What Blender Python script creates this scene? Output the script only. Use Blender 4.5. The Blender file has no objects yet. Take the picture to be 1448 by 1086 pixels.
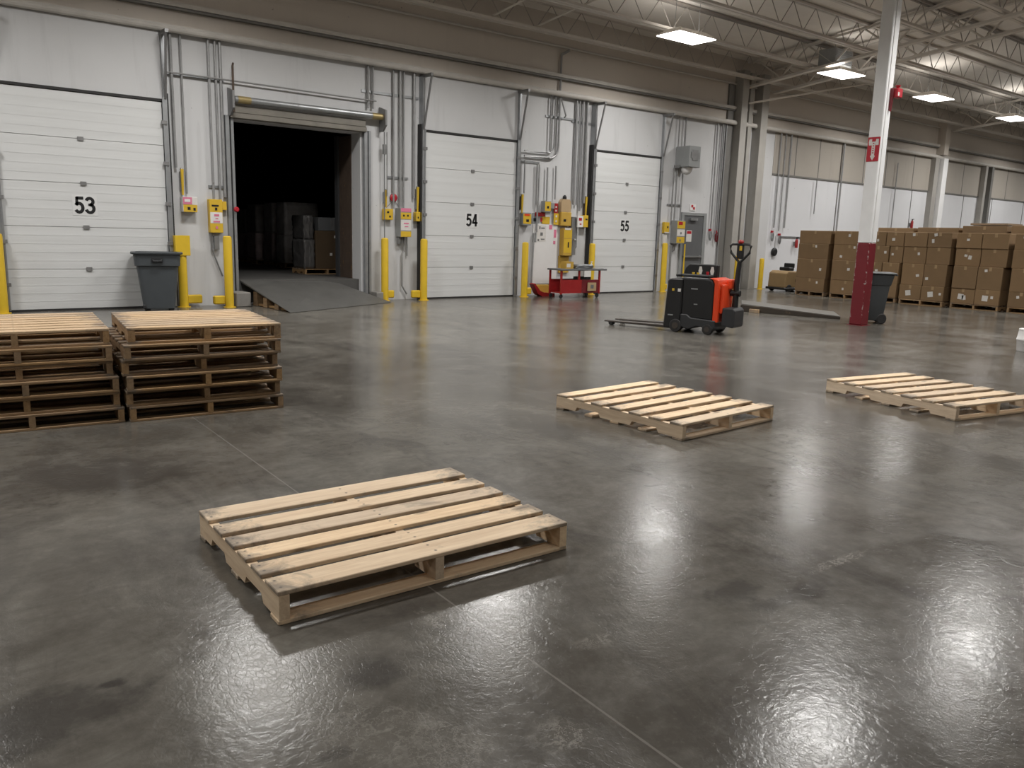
import bpy, bmesh, math, random
from mathutils import Vector, Matrix
R = math.radians; PI = math.pi
rnd = random.Random(7)
S = bpy.context.scene
C = S.collection

# ------------------------------------------------------------------ mesh helpers
class MB:
    def __init__(s): s.v = []; s.f = []
    def _add(s, vs, fs):
        b = len(s.v); s.v += [tuple(v) for v in vs]; s.f += [tuple(b + i for i in f) for f in fs]; return s
    def box(s, x0, y0, z0, x1, y1, z1, M=None):
        vs = [Vector(p) for p in ((x0,y0,z0),(x1,y0,z0),(x1,y1,z0),(x0,y1,z0),(x0,y0,z1),(x1,y0,z1),(x1,y1,z1),(x0,y1,z1))]
        if M: vs = [M @ v for v in vs]
        return s._add(vs, [(0,3,2,1),(4,5,6,7),(0,1,5,4),(1,2,6,5),(2,3,7,6),(3,0,4,7)])
    def hexa(s, b, t):      # four bottom points, four top points
        return s._add(list(b) + list(t), [(0,3,2,1),(4,5,6,7),(0,1,5,4),(1,2,6,5),(2,3,7,6),(3,0,4,7)])
    def prism(s, poly, axis, a, b):   # polygon in the two other axes, extruded along axis
        n = len(poly)
        def p(q, w): return {'x': (w,q[0],q[1]), 'y': (q[0],w,q[1]), 'z': (q[0],q[1],w)}[axis]
        vs = [p(q,a) for q in poly] + [p(q,b) for q in poly]
        fs = [tuple(range(n)), tuple(range(2*n-1, n-1, -1))] + [(i,(i+1)%n,n+(i+1)%n,n+i) for i in range(n)]
        return s._add(vs, fs)
    def tube(s, pts, r, n=8):
        pts = [Vector(p) for p in pts]; rings = []
        rr = r if isinstance(r, (list,tuple)) else [r]*len(pts)
        ref = None
        for i, p in enumerate(pts):
            d = (pts[min(i+1,len(pts)-1)] - pts[max(i-1,0)]).normalized()
            if ref is None: ref = Vector((0,0,1)) if abs(d.z) < .9 else Vector((1,0,0))
            a = ref.cross(d)
            if a.length < 1e-4: a = Vector((0,1,0)).cross(d)
            a.normalize(); b = d.cross(a).normalized(); ref = b.cross(d) * -1 if False else ref
            rings.append([p + (a*math.cos(2*PI*k/n) + b*math.sin(2*PI*k/n))*rr[i] for k in range(n)])
        vs = [v for q in rings for v in q]; fs = []
        for i in range(len(pts)-1):
            for k in range(n):
                fs.append((i*n+k, i*n+(k+1)%n, (i+1)*n+(k+1)%n, (i+1)*n+k))
        fs += [tuple(range(n-1,-1,-1)), tuple(range((len(pts)-1)*n, len(pts)*n))]
        return s._add(vs, fs)
    def lathe(s, prof, n=24, c=(0,0,0), cap=True):
        vs = [(c[0]+r*math.cos(2*PI*k/n), c[1]+r*math.sin(2*PI*k/n), c[2]+z) for r, z in prof for k in range(n)]
        m = len(prof); fs = [(i*n+k, i*n+(k+1)%n, (i+1)*n+(k+1)%n, (i+1)*n+k) for i in range(m-1) for k in range(n)]
        if cap: fs += [tuple(range(n-1,-1,-1)), tuple(range((m-1)*n, m*n))]
        return s._add(vs, fs)
    def mesh(s, name, bevel=0, smooth=False, seg=1):
        me = bpy.data.meshes.new(name); bm = bmesh.new()
        vs = [bm.verts.new(v) for v in s.v]
        for f in s.f:
            try: bm.faces.new([vs[i] for i in f])
            except ValueError: pass
        bmesh.ops.recalc_face_normals(bm, faces=bm.faces)
        if bevel:
            es = [e for e in bm.edges if len(e.link_faces) == 2 and e.calc_face_angle(0) > .5]
            bmesh.ops.bevel(bm, geom=es, offset=bevel, segments=seg, profile=.6, affect='EDGES', clamp_overlap=True)
        bm.to_mesh(me); bm.free()
        if smooth:
            for p in me.polygons: p.use_smooth = True
            try: me.set_sharp_from_angle(angle=R(40))
            except Exception: pass
        return me
    def build(s, name, mat, parent=None, loc=(0,0,0), rz=0, bevel=0, smooth=False, seg=1):
        return link(name, s.mesh(name, bevel, smooth, seg), mat, parent, loc, rz)
def link(name, me, mat, parent=None, loc=(0,0,0), rz=0):
    if mat and not me.materials: me.materials.append(mat)
    o = bpy.data.objects.new(name, me); C.objects.link(o); o.parent = parent
    o.location = loc; o.rotation_euler = (0,0,rz); return o
def tag(o, label, cat, group=None, kind=None):
    o['label'] = label; o['category'] = cat
    if group: o['group'] = group
    if kind: o['kind'] = kind
    return o
def thing(name, label, cat, loc=(0,0,0), rz=0, group=None):
    o = bpy.data.objects.new(name, None); C.objects.link(o); o.location = loc; o.rotation_euler = (0,0,rz)
    o.empty_display_size = .1
    return tag(o, label, cat, group)
def struct(o): o['kind'] = 'structure'; return o
def sroot(name, loc=(0,0,0)):
    o = bpy.data.objects.new(name, None); C.objects.link(o); o.location = loc; o['kind'] = 'structure'; return o
def kids(o): return [c for c in bpy.data.objects if c.parent == o]
def dup(root, loc, rz, label=None, group=None):
    r = root.copy(); C.objects.link(r); r.location = loc; r.rotation_euler = (0,0,rz)
    if label: r['label'] = label
    if group: r['group'] = group
    for ch in kids(root):
        c = ch.copy(); C.objects.link(c); c.parent = r
        for g in kids(ch):
            d = g.copy(); C.objects.link(d); d.parent = c
    return r
def bx(*a): return MB().box(*a)

# ------------------------------------------------------------------ materials
def srgb(r, g, b):
    f = lambda c: (c/255/12.92 if c/255 <= .04045 else ((c/255+.055)/1.055)**2.4)
    return (f(r), f(g), f(b), 1)
class NT:
    def __init__(s, name):
        s.m = bpy.data.materials.new(name); s.m.use_nodes = True; s.t = s.m.node_tree
        s.b = s.t.nodes['Principled BSDF']
    def n(s, typ, **k):
        x = s.t.nodes.new(typ)
        for a, v in k.items():
            if a.startswith('i_'): x.inputs[a[2:].replace('_',' ')].default_value = v
            else: setattr(x, a, v)
        return x
    def l(s, a, b): s.t.links.new(a, b)
    def math(s, op, a, b=None, c=None, clamp=False):
        x = s.n('ShaderNodeMath', operation=op); x.use_clamp = clamp
        for i, v in enumerate((a, b, c)):
            if v is None: continue
            if isinstance(v, (int, float)): x.inputs[i].default_value = v
            else: s.l(v, x.inputs[i])
        return x.outputs[0]
    def mix(s, fac, a, b, mode='MIX'):
        x = s.n('ShaderNodeMix', data_type='RGBA', blend_type=mode)
        for i, v in ((0, fac), (6, a), (7, b)):
            if isinstance(v, (int, float, tuple)): x.inputs[i].default_value = v
            else: s.l(v, x.inputs[i])
        return x.outputs[2]
    def coord(s, kind='Object', scale=(1,1,1)):
        tc = s.n('ShaderNodeTexCoord'); mp = s.n('ShaderNodeMapping'); mp.inputs['Scale'].default_value = scale
        s.l(tc.outputs[kind], mp.inputs[0]); return mp.outputs[0]
    def noise(s, vec, scale, detail=4, rough=.55, dist=0):
        x = s.n('ShaderNodeTexNoise'); s.l(vec, x.inputs['Vector'])
        x.inputs['Scale'].default_value = scale; x.inputs['Detail'].default_value = detail
        x.inputs['Roughness'].default_value = rough; x.inputs['Distortion'].default_value = dist
        return x.outputs[0]
    def ramp(s, fac, a, b, lo=0., hi=1.):
        x = s.n('ShaderNodeMapRange'); x.inputs[1].default_value = a; x.inputs[2].default_value = b
        x.inputs[3].default_value = lo; x.inputs[4].default_value = hi; s.l(fac, x.inputs[0]); return x.outputs[0]
    def bump(s, h, strength, dist=.01):
        x = s.n('ShaderNodeBump'); x.inputs['Strength'].default_value = strength; x.inputs['Distance'].default_value = dist
        s.l(h, x.inputs['Height']); s.l(x.outputs[0], s.b.inputs['Normal'])
def mat(name, col, rough=.5, metal=0, var=.15, scale=4, bump=0, dirt=None, dirt_at=.6, rand=0, coat=0):
    t = NT(name); c = t.coord()
    n = t.noise(c, scale, 5, .6)
    dark = tuple(x*(1-var) for x in col[:3]) + (1,); lite = tuple(min(1, x*(1+var)) for x in col[:3]) + (1,)
    out = t.mix(n, dark, lite)
    if rand:
        oi = t.n('ShaderNodeObjectInfo'); hv = t.n('ShaderNodeHueSaturation'); t.l(out, hv.inputs['Color'])
        t.l(t.ramp(oi.outputs['Random'], 0, 1, 1-rand, 1+rand), hv.inputs['Value']); out = hv.outputs[0]
    if dirt:
        d = t.noise(c, scale*.9+2.3, 6, .7, .4)
        out = t.mix(t.ramp(d, dirt_at, dirt_at+.12), out, dirt)
    t.l(out, t.b.inputs['Base Color']); t.b.inputs['Roughness'].default_value = rough; t.b.inputs['Metallic'].default_value = metal
    if coat: t.b.inputs['Coat Weight'].default_value = coat
    if bump: t.bump(t.noise(c, scale*6, 4), bump, .004)
    return t.m
def wood(name, axis, lo, hi, stain=.5):
    t = NT(name); sc = [14,14,14]; sc[axis] = 1.1
    oi = t.n('ShaderNodeObjectInfo')
    tc = t.n('ShaderNodeTexCoord'); ad = t.n('ShaderNodeVectorMath', operation='ADD'); t.l(tc.outputs['Object'], ad.inputs[0])
    mul = t.math('MULTIPLY', oi.outputs['Random'], 37.); t.l(mul, ad.inputs[1])
    mp = t.n('ShaderNodeMapping'); mp.inputs['Scale'].default_value = sc; t.l(ad.outputs[0], mp.inputs[0])
    g = t.noise(mp.outputs[0], 2.2, 6, .6, .6); g2 = t.noise(mp.outputs[0], 9, 3, .5)
    f = t.math('ADD', t.math('MULTIPLY', g, .75), t.math('MULTIPLY', g2, .25))
    col = t.mix(t.ramp(f, .3, .7), lo, hi)
    kn = t.n('ShaderNodeTexVoronoi'); mp2 = t.n('ShaderNodeMapping'); s2 = [9,9,9]; s2[axis] = 3.2; mp2.inputs['Scale'].default_value = s2
    t.l(ad.outputs[0], mp2.inputs[0]); t.l(mp2.outputs[0], kn.inputs['Vector']); kn.inputs['Scale'].default_value = .8
    col = t.mix(t.ramp(kn.outputs[0], .05, .14, .75, 0), col, tuple(x*.35 for x in lo[:3])+(1,))
    if axis == 0:
        sg = t.n('ShaderNodeSeparateXYZ'); t.l(tc.outputs['Generated'], sg.inputs[0])
        e = t.math('ABSOLUTE', t.math('SUBTRACT', sg.outputs[0], .5))
        px = t.math('MULTIPLY', t.math('MINIMUM', e, t.math('ABSOLUTE', t.math('SUBTRACT', e, .482))), 1.3)
        py = t.math('MULTIPLY', t.math('SUBTRACT', t.math('ABSOLUTE', t.math('SUBTRACT', sg.outputs[1], .5)), .24), .12)
        nd = t.math('SQRT', t.math('ADD', t.math('MULTIPLY', px, px), t.math('MULTIPLY', py, py)))
        col = t.mix(t.ramp(nd, .003, .008, .85, 0), col, (.06,.05,.045,1)); en = t.noise(ad.outputs[0], 5.5, 6, .7, .6)
        col = t.mix(t.ramp(t.math('ADD', t.math('MULTIPLY', e, 1.3), t.math('MULTIPLY', en, .75)), .89, 1.05, 0, .75), col, (.13,.115,.10,1))
    blot = t.noise(ad.outputs[0], 3.1, 5, .65, .5)
    col = t.mix(t.ramp(blot, .62, .74, 0, stain), col, (.085,.078,.07,1))
    hv = t.n('ShaderNodeHueSaturation'); t.l(col, hv.inputs['Color'])
    t.l(t.ramp(oi.outputs['Random'], 0, 1, .84, 1.1), hv.inputs['Value']); t.l(t.ramp(oi.outputs['Random'], 0, 1, .88, 1.08), hv.inputs['Saturation'])
    t.l(hv.outputs[0], t.b.inputs['Base Color']); t.b.inputs['Roughness'].default_value = .72
    t.bump(g2, .25, .003); return t.m
W1 = (.62,.44,.28,1); W2 = (.86,.685,.48,1)
M_wx = wood('pine_along_x', 0, W1, W2); M_wy = wood('pine_along_y', 1, W1, W2)
O1 = (.21,.125,.058,1); O2 = (.40,.26,.135,1)
M_ox = wood('old_pine_along_x', 0, O1, O2, .6); M_oy = wood('old_pine_along_y', 1, O1, O2, .6)
M_tx = wood('stack_top_pine', 0, (.45,.30,.165,1), (.66,.48,.30,1), .25)

def floor_material():
    t = NT('polished_concrete'); c = t.coord()
    big = t.noise(c, .22, 5, .6, .5); mid = t.noise(c, 1.3, 7, .68, .6); fine = t.noise(c, 9, 6, .7)
    f = t.math('ADD', t.math('MULTIPLY', big, .5), t.math('ADD', t.math('MULTIPLY', mid, .34), t.math('MULTIPLY', fine, .16)))
    col = t.mix(t.ramp(f, .42, .585), (.074,.066,.055,1), (.188,.176,.154,1))
    gr = t.noise(t.coord('Object', (1,1.7,1)), 5.5, 8, .75, .7); col = t.mix(t.ramp(gr, .30, .70, .6, 0), col, (.074,.068,.059,1)); gs = t.noise(c, 38, 4, .7); col = t.mix(t.ramp(gs, .55, .8, 0, .2), col, (.20,.19,.17,1))
    # wheel-scuffed darker streaks
    st = t.noise(t.coord('Object', (1.0,.35,1)), 1.7, 7, .7, 1.2)
    col = t.mix(t.ramp(st, .50, .72, 0, .7), col, (.045,.041,.038,1))
    # pale worn flakes
    fl = t.noise(c, 2.4, 8, .75, 1.0)
    col = t.mix(t.ramp(fl, .60, .74, 0, .26), col, (.24,.225,.20,1))
    sx = t.n('ShaderNodeSeparateXYZ'); t.l(c, sx.inputs[0]); X, Y = sx.outputs[0], sx.outputs[1]
    wob = t.math('MULTIPLY', t.math('SUBTRACT', t.noise(c, 5, 5, .7), .5), .5)
    def spot(x, y, rx, ry):
        a = t.math('DIVIDE', t.math('SUBTRACT', X, x), rx); b = t.math('DIVIDE', t.math('SUBTRACT', Y, y), ry)
        d = t.math('SQRT', t.math('ADD', t.math('MULTIPLY', a, a), t.math('MULTIPLY', b, b)))
        return t.ramp(t.math('ADD', d, t.math('MULTIPLY', wob, 4.5)), .55, 1.15, 1, 0)
    for x, y, rx, ry, k in ((1.19,2.27,.11,.10,.6),(.22,2.62,.32,.17,.6),(2.78,1.98,.16,.09,.55),(2.95,1.80,.26,.07,.5),(.46,2.71,.05,.03,.7),(.9,1.95,.06,.03,.5),(.74,5.2,.7,.45,.5),(.05,4.6,.6,.3,.3)):
        col = t.mix(t.math('MULTIPLY', spot(x, y, rx, ry), k), col, (.032,.029,.027,1))
    vc = t.n('ShaderNodeTexVoronoi', feature='DISTANCE_TO_EDGE'); dv = t.n('ShaderNodeVectorMath', operation='ADD'); t.l(c, dv.inputs[0]); t.l(t.math('MULTIPLY', wob, 1.0), dv.inputs[1]); t.l(dv.outputs[0], vc.inputs['Vector']); vc.inputs['Scale'].default_value = 15
    cm = t.math('MAXIMUM', t.ramp(vc.outputs[0], .02, .09, 1, .12), t.ramp(fine, .50, .62, 0, .6))
    for x, y, rx, ry, k in ((1.58,2.5,.07,.09,.5),(1.17,1.82,.16,.22,.3),(1.51,1.63,.10,.08,.45),(3.5,1.9,.26,.035,.5),(1.0,2.05,.14,.2,.28),(1.98,2.0,.09,.05,.4)):
        col = t.mix(t.math('MULTIPLY', t.math('MULTIPLY', spot(x, y, rx, ry), k*1.1), cm), col, (.30,.28,.25,1))
    # sawn joints
    def joint(x0, y0, m, w):
        d = t.math('ABSOLUTE', t.math('SUBTRACT', X, t.math('ADD', t.math('MULTIPLY', t.math('SUBTRACT', Y, y0), m), x0)))
        return t.ramp(t.math('ADD', d, t.math('MULTIPLY', wob, .012)), w*.6, w, 1, 0)
    j1 = joint(1.68, 1.3, .025, .0055); j2 = joint(6.1, 2.05, .13, .011)
    lim = t.math('LESS_THAN', Y, 8.); j2 = t.math('MULTIPLY', j2, t.math('LESS_THAN', Y, 3.9))
    col = t.mix(t.math('MULTIPLY', t.math('MULTIPLY', j1, lim), .55), col, (.22,.205,.185,1))
    col = t.mix(t.math('MULTIPLY', j2, .75), col, (.02,.019,.018,1))
    t.l(col, t.b.inputs['Base Color'])
    rg = t.ramp(t.math('ADD', t.math('MULTIPLY', mid, .6), t.math('MULTIPLY', fine, .4)), .35, .65, .15, .24)
    t.l(rg, t.b.inputs['Roughness']); t.b.inputs['Specular IOR Level'].default_value = .26
    vo = t.n('ShaderNodeTexVoronoi', feature='DISTANCE_TO_EDGE'); t.l(t.coord('Object', (1.6,1,1)), vo.inputs['Vector']); vo.inputs['Scale'].default_value = 30
    cr = t.ramp(vo.outputs[0], 0, .12)
    h = t.math('ADD', t.math('MULTIPLY', t.noise(c, 3.2, 3, .5), .6), t.math('ADD', t.math('MULTIPLY', t.noise(c, 30, 4, .6, .8), .55), t.math('MULTIPLY', t.math('MULTIPLY', cr, t.ramp(mid, .42, .6)), .10)))
    t.bump(h, .17, .010)
    return t.m
def wall_material(name, col, streak=.35):
    t = NT(name); c = t.coord()
    n = t.noise(c, .8, 6, .6); v = t.noise(t.coord('Object', (2.2,2.2,.18)), 2, 6, .65, .3); sp = t.noise(c, 14, 3, .5)
    out = t.mix(n, tuple(x*.88 for x in col[:3])+(1,), col)
    out = t.mix(t.ramp(v, .55, .75, 0, streak), out, tuple(x*.62 for x in col[:3])+(1,))
    out = t.mix(t.ramp(sp, .745, .78, 0, .6), out, (.12,.11,.10,1))
    t.l(out, t.b.inputs['Base Color']); t.b.inputs['Roughness'].default_value = .6
    t.bump(t.noise(c, 6, 4), .12, .01); return t.m
M_floor = floor_material()
M_wall = wall_material('white_painted_block', (.59,.592,.598,1))
M_wallhi = wall_material('taupe_upper_wall', (.58,.525,.465,1), .2)
M_beige = wall_material('beige_upper_panels', (.40,.365,.32,1), .3)
M_whitepanel = wall_material('white_wall_panels', (.69,.695,.715,1), .12)
M_ledge = mat('painted_ledge', (.50,.475,.44,1), .55, 0, .2, 3, 0, (.16,.14,.12,1), .66)
M_deck = mat('painted_roof_deck', (.80,.76,.71,1), .7, 0, .12, 1.5)
M_joist = mat('painted_joist_steel', (.64,.60,.55,1), .6, 0, .15, 2)
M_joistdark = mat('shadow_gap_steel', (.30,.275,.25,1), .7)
M_door = NT('dock_door_enamel')
_c = M_door.coord('Object', (.3,1,9)); _n = M_door.noise(_c, 3, 5, .6)
M_door.l(M_door.mix(_n, (.59,.597,.595,1), (.65,.657,.655,1)), M_door.b.inputs['Base Color']); M_door.b.inputs['Roughness'].default_value = .42
_w = M_door.n('ShaderNodeTexWave', wave_type='BANDS', bands_direction='Z'); M_door.l(M_door.coord('Object'), _w.inputs['Vector']); _w.inputs['Scale'].default_value = 1.4
M_door.bump(_w.outputs[1], .25, .006); M_door = M_door.m
M_galv = mat('galvanised_steel', (.36,.37,.38,1), .42, .75, .25, 6, 0, (.16,.15,.14,1), .64)
M_conduit = mat('conduit_steel', (.30,.30,.30,1), .45, .35, .25, 8, 0, (.2,.19,.18,1), .62)
M_track = mat('door_track_steel', (.25,.25,.25,1), .45, .6, .3, 5)
M_rubber = mat('black_rubber', (.018,.017,.017,1), .65, 0, .3)
M_black = mat('black_plastic', (.0075,.0075,.008,1), .5, 0, .3, 6)
M_darkgrey = mat('dark_grey_plastic', (.022,.023,.025,1), .5, 0, .15, 5)
M_can = mat('slate_grey_plastic', (.066,.075,.083,1), .48, 0, .15, 5)
M_rcan = mat('charcoal_plastic', (.05,.055,.058,1), .45, 0, .15, 5)
M_yellow = mat('safety_yellow_paint', (.66,.44,.025,1), .45, 0, .12, 5, 0, (.12,.09,.04,1), .70)
M_yellow2 = mat('yellow_plastic', (.60,.39,.03,1), .45, 0, .1)
M_ochre = mat('ochre_board', (.48,.30,.05,1), .5, 0, .2)
M_tan = mat('tan_board', (.42,.30,.17,1), .6, 0, .15)
M_red = mat('red_paint', (.30,.013,.014,1), .42, 0, .2, 5)
M_darkred = mat('dark_red_paint', (.155,.012,.018,1), .42, 0, .15, 5, 0, (.42,.36,.34,1), .645)
_t = NT('chipped_dark_red_paint'); _tc = _t.n('ShaderNodeTexCoord'); _sx = _t.n('ShaderNodeSeparateXYZ'); _t.l(_tc.outputs['Generated'], _sx.inputs[0])
_a = [_t.math('ABSOLUTE', _t.math('SUBTRACT', _sx.outputs[k], .5)) for k in (0,1)]
_e = _t.math('MINIMUM', _a[0], _a[1]); _no = _t.noise(_tc.outputs['Object'], 11, 5, .7, .4); _nb = _t.noise(_tc.outputs['Object'], 3.2, 4, .6)
_ch = _t.ramp(_t.math('ADD', _t.math('MULTIPLY', _e, 1.1), _no), 1.03, 1.07)
_t.l(_t.mix(_t.math('MULTIPLY', _ch, .8), _t.mix(_nb, (.125,.010,.015,1), (.185,.014,.022,1)), (.42,.38,.36,1)), _t.b.inputs['Base Color']); _t.b.inputs['Roughness'].default_value = .4; M_chipred = _t.m
M_signred = mat('sign_red', (.40,.012,.025,1), .4, 0, .1)
M_orange = mat('orange_red_enamel', (.66,.055,.012,1), .38, 0, .1, 4)
M_white = mat('white_plastic', (.70,.69,.68,1), .45, 0, .06)
M_offwhite = mat('off_white_label', (.62,.60,.57,1), .55, 0, .1, 20)
M_pink = mat('pink_print', (.62,.18,.28,1), .55)
M_ink = mat('black_ink', (.008,.008,.009,1), .5)
M_column = mat('white_column_paint', (.76,.76,.76,1), .45, 0, .08, 4, 0, (.35,.33,.31,1), .70)
M_pillar = mat('grey_pillar_paint', (.34,.325,.30,1), .55, 0, .15, 3)
M_pillardark = mat('dark_grey_pillar_paint', (.16,.155,.145,1), .55, 0, .2, 3)
M_greydoor = mat('grey_door_enamel', (.115,.118,.122,1), .4, 0, .1, 3)
M_greybox = mat('grey_box_enamel', (.28,.29,.29,1), .45, .2, .15, 5)
M_card = mat('corrugated_cardboard', (.205,.128,.062,1), .75, 0, .14, 3, .05, None, .6, .16)
M_cardlight = mat('cardboard_lid', (.25,.18,.115,1), .75, 0, .14, 3)
M_tape = mat('packing_tape_film', (.36,.25,.14,1), .25, 0, .1)
M_film = mat('lightened_stretch_film', (.50,.48,.47,1), .28, 0, .5, 5, .5, None, .6, .3, .4)  # film colour lightened in place of light reaching the far loads
M_film2 = mat('lightened_maroon_film', (.52,.42,.42,1), .28, 0, .5, 5, .5, None, .6, .3, .4)  # maroon film, lightened the same way so the loads show
M_plate = mat('worn_steel_plate', (.10,.098,.092,1), .5, .25, .3, 3, .1, (.04,.038,.035,1), .6)
M_slab = mat('raw_concrete', (.20,.19,.175,1), .75, 0, .25, 4, .1)
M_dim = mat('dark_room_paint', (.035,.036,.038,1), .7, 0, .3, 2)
M_rust = mat('rusty_steel', (.085,.06,.045,1), .7, .2, .4, 6, 0, (.35,.2,.05,1), .62)
M_brass = mat('yellowed_galvanised', (.42,.33,.16,1), .4, .6, .2, 8)
M_forks = mat('worn_fork_steel', (.06,.05,.042,1), .5, .3, .3, 5)
M_platefl = mat('dull_steel_sheet', (.135,.128,.115,1), .4, .2, .15, 2)
M_curtain = mat('grimy_steel_curtain', (.20,.185,.16,1), .5, .3, .3, 5)
M_patch = mat('number_patch_white', (.66,.665,.66,1), .45, 0, .05)
M_joistweb = mat('joist_web_steel', (.36,.33,.30,1), .65, 0, .15, 2)
M_edge = mat('gap_shade_timber', (.035,.026,.018,1), .7, 0, .4, 6, 0, (.16,.10,.05,1), .64)  # dark timber colour painting the shade under the steel sheet
M_film3 = mat('dimmed_stretch_film', (.085,.082,.08,1), .28, 0, .5, 5, .5, None, .6, .3, .4)  # film darkened in colour to carry the dimness of the room
M_cardb = mat('dimmed_brown_cardboard', (.075,.048,.024,1), .75, 0, .14, 3)  # brown cardboard with the room's dimness put into its colour
M_slabdark = mat('dimmed_room_floor', (.075,.072,.068,1), .6, 0, .3, 2)  # concrete darkened in colour for the unlit room
M_shell = mat('white_shell_paint', (.78,.77,.75,1), .6)
M_tanbody = mat('tan_machine_cover', (.27,.18,.085,1), .5, 0, .15, 4)
def emit(name, col, k):
    t = NT(name); t.b.inputs['Base Color'].default_value = (.8,.8,.8,1)
    t.b.inputs['Emission Color'].default_value = col; t.b.inputs['Emission Strength'].default_value = k; return t.m
M_lamp = emit('lit_diffuser', (1,.97,.92,1), 12)

# ------------------------------------------------------------------ camera (matched to the photo's vanishing points)
cam = bpy.data.cameras.new('camera'); co = bpy.data.objects.new('camera', cam); C.objects.link(co)
cam.sensor_width = 36; cam.lens = 1137.17/1448*36; cam.clip_end = 300; cam.clip_start = .05
pitch, roll, yaw = R(10.61195538), R(1.5756716), R(37.79909936)
fw = Vector((math.sin(yaw)*math.cos(pitch), math.cos(yaw)*math.cos(pitch), -math.sin(pitch)))
rt = Vector((math.cos(yaw), -math.sin(yaw), 0)); up = rt.cross(fw)
r2 = rt*math.cos(roll) + up*math.sin(roll); u2 = up*math.cos(roll) - rt*math.sin(roll)
co.matrix_world = Matrix(((r2.x,u2.x,-fw.x,0),(r2.y,u2.y,-fw.y,0),(r2.z,u2.z,-fw.z,1.5),(0,0,0,1)))
S.camera = co

# ------------------------------------------------------------------ the room
D = 15.616                                   # inner face of the dock wall
X0, X1, Y0 = -14, 60, -10
roofz = lambda y: 6.66 + .1*(15.4 - y)        # roof deck, rising away from the dock wall
struct(bx(X0, Y0, -.3, X1, D+.4, 0).build('floor', M_floor))
dk = MB(); dk.hexa([(X0,Y0,roofz(Y0)),(X1,Y0,roofz(Y0)),(X1,D+.4,roofz(D+.4)),(X0,D+.4,roofz(D+.4))],
                   [(X0,Y0,roofz(Y0)+.1),(X1,Y0,roofz(Y0)+.1),(X1,D+.4,roofz(D+.4)+.1),(X0,D+.4,roofz(D+.4)+.1)])
struct(dk.build('ceiling', M_deck))
OX0, OX1, OZ = 5.27, 7.97, 3.45               # the open dock doorway
wb = sroot('wall_back')
w = MB(); w.box(X0, D, 0, OX0, D+.4, 4.8); w.box(OX1, D, 0, 22.15, D+.4, 4.8); w.box(OX0, D, OZ, OX1, D+.4, 4.8); w.box(OX0, D, 0, OX1, D+.4, .02)
w.build('lower_wall', M_wall, wb)
bx(X0, D, 4.8, X1, D+.4, 7.2).build('upper_wall', M_wallhi, wb)
bx(22.15, D, 0, X1, D+.4, 3.53).build('white_panels', M_whitepanel, wb)
bx(22.15, D-.015, 3.55, X1, D+.4, 4.8).build('beige_panels', M_beige, wb)
sm = MB()
for x in (23.3, 24.62, 25.95, 27.4, 28.9, 30.9, 33.0, 35.0, 39.2, 42.0): sm.box(x, D-.022, 3.55, x+.035, D-.01, 4.8)
for x in (25.9, 28.2, 31.0, 35.3, 38.0, 41.3): sm.box(x, D-.012, .1, x+.03, D+.01, 3.53)
sm.box(22.15, D-.03, 3.51, X1, D, 3.56)
sm.build('panel_seams', M_pillardark, wb)
struct(bx(X0-.3, Y0, 0, X0, D+.4, 9.3).build('wall_left', M_shell))
struct(bx(X1, Y0, 0, X1+.3, D+.4, 9.3).build('wall_right', M_shell))
struct(bx(X0, Y0-.3, 0, X1, Y0, 9.3).build('wall_front', M_shell))
tr = MB(); tr.box(X0, D-.16, 4.80, X1, D, 4.90); tr.tube([(X0,D-.13,4.83),(X1,D-.13,4.83)], .055, 10)
struct(tr.build('trim_1', M_ledge))
struct(bx(X0, D-.12, 5.22, X1, D, 5.30).build('trim_2', M_ledge))
struct(MB().tube([(X0,D-.05,5.93),(X1,D-.05,5.93)], .028, 8).build('trim_3', M_ledge))
struct(bx(X0, D-.10, 5.175, X1, D, 5.215).build('trim_4', M_pillardark))

# roof joists run along the wall, girders cross them
def joist(y, k_):
    zb = 6.0 + .1*(15.4-y); zt = roofz(y) - .012
    r = sroot('ceiling_joist', (0, y, 0))
    b = MB(); b.box(-8, -.10, zb, 58, -.012, zb+.055); b.box(-8, .012, zb, 58, .10, zb+.055); b.build('bottom_chord', M_joist, r)
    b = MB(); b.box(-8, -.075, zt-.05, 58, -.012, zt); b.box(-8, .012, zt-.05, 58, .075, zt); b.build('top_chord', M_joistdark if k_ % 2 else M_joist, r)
    b = MB(); x = 2.; k = 0
    while x < 57:
        z0, z1 = (zb+.03, zt-.03) if k % 2 == 0 else (zt-.03, zb+.03)
        b.tube([(x,0,z0),(x+.46,0,z1)], .012, 4); x += .46; k += 1
    b.build('web_rods', M_joistweb, r)
for k in range(9): joist(15.12 - 1.6*k, k)
def girder(x, y0=3.2, y1=15.5):
    r = sroot('ceiling_girder', (x, 0, 0)); zb = lambda y: 5.86 + .1*(15.4-y)
    def bar(dx0, dx1, h0, h1):
        return MB().hexa([(dx0,y0,zb(y0)+h0),(dx1,y0,zb(y0)+h0),(dx1,y1,zb(y1)+h0),(dx0,y1,zb(y1)+h0)],
                         [(dx0,y0,zb(y0)+h1),(dx1,y0,zb(y0)+h1),(dx1,y1,zb(y1)+h1),(dx0,y1,zb(y1)+h1)])
    bar(-.09,.09,0,.06).build('bottom_chord', M_joist, r); bar(-.07,.07,.68,.74).build('top_chord', M_joist, r)
    b = MB(); y = y0; k = 0
    while y < y1-.5:
        a, c = (.05,.7) if k % 2 == 0 else (.7,.05)
        b.tube([(0,y,zb(y)+a),(0,y+.8,zb(y+.8)+c)], .024, 5); y += .8; k += 1
    b.build('web_rods', M_joist, r)
girder(20.45); girder(21.75); girder(33.4)
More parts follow.
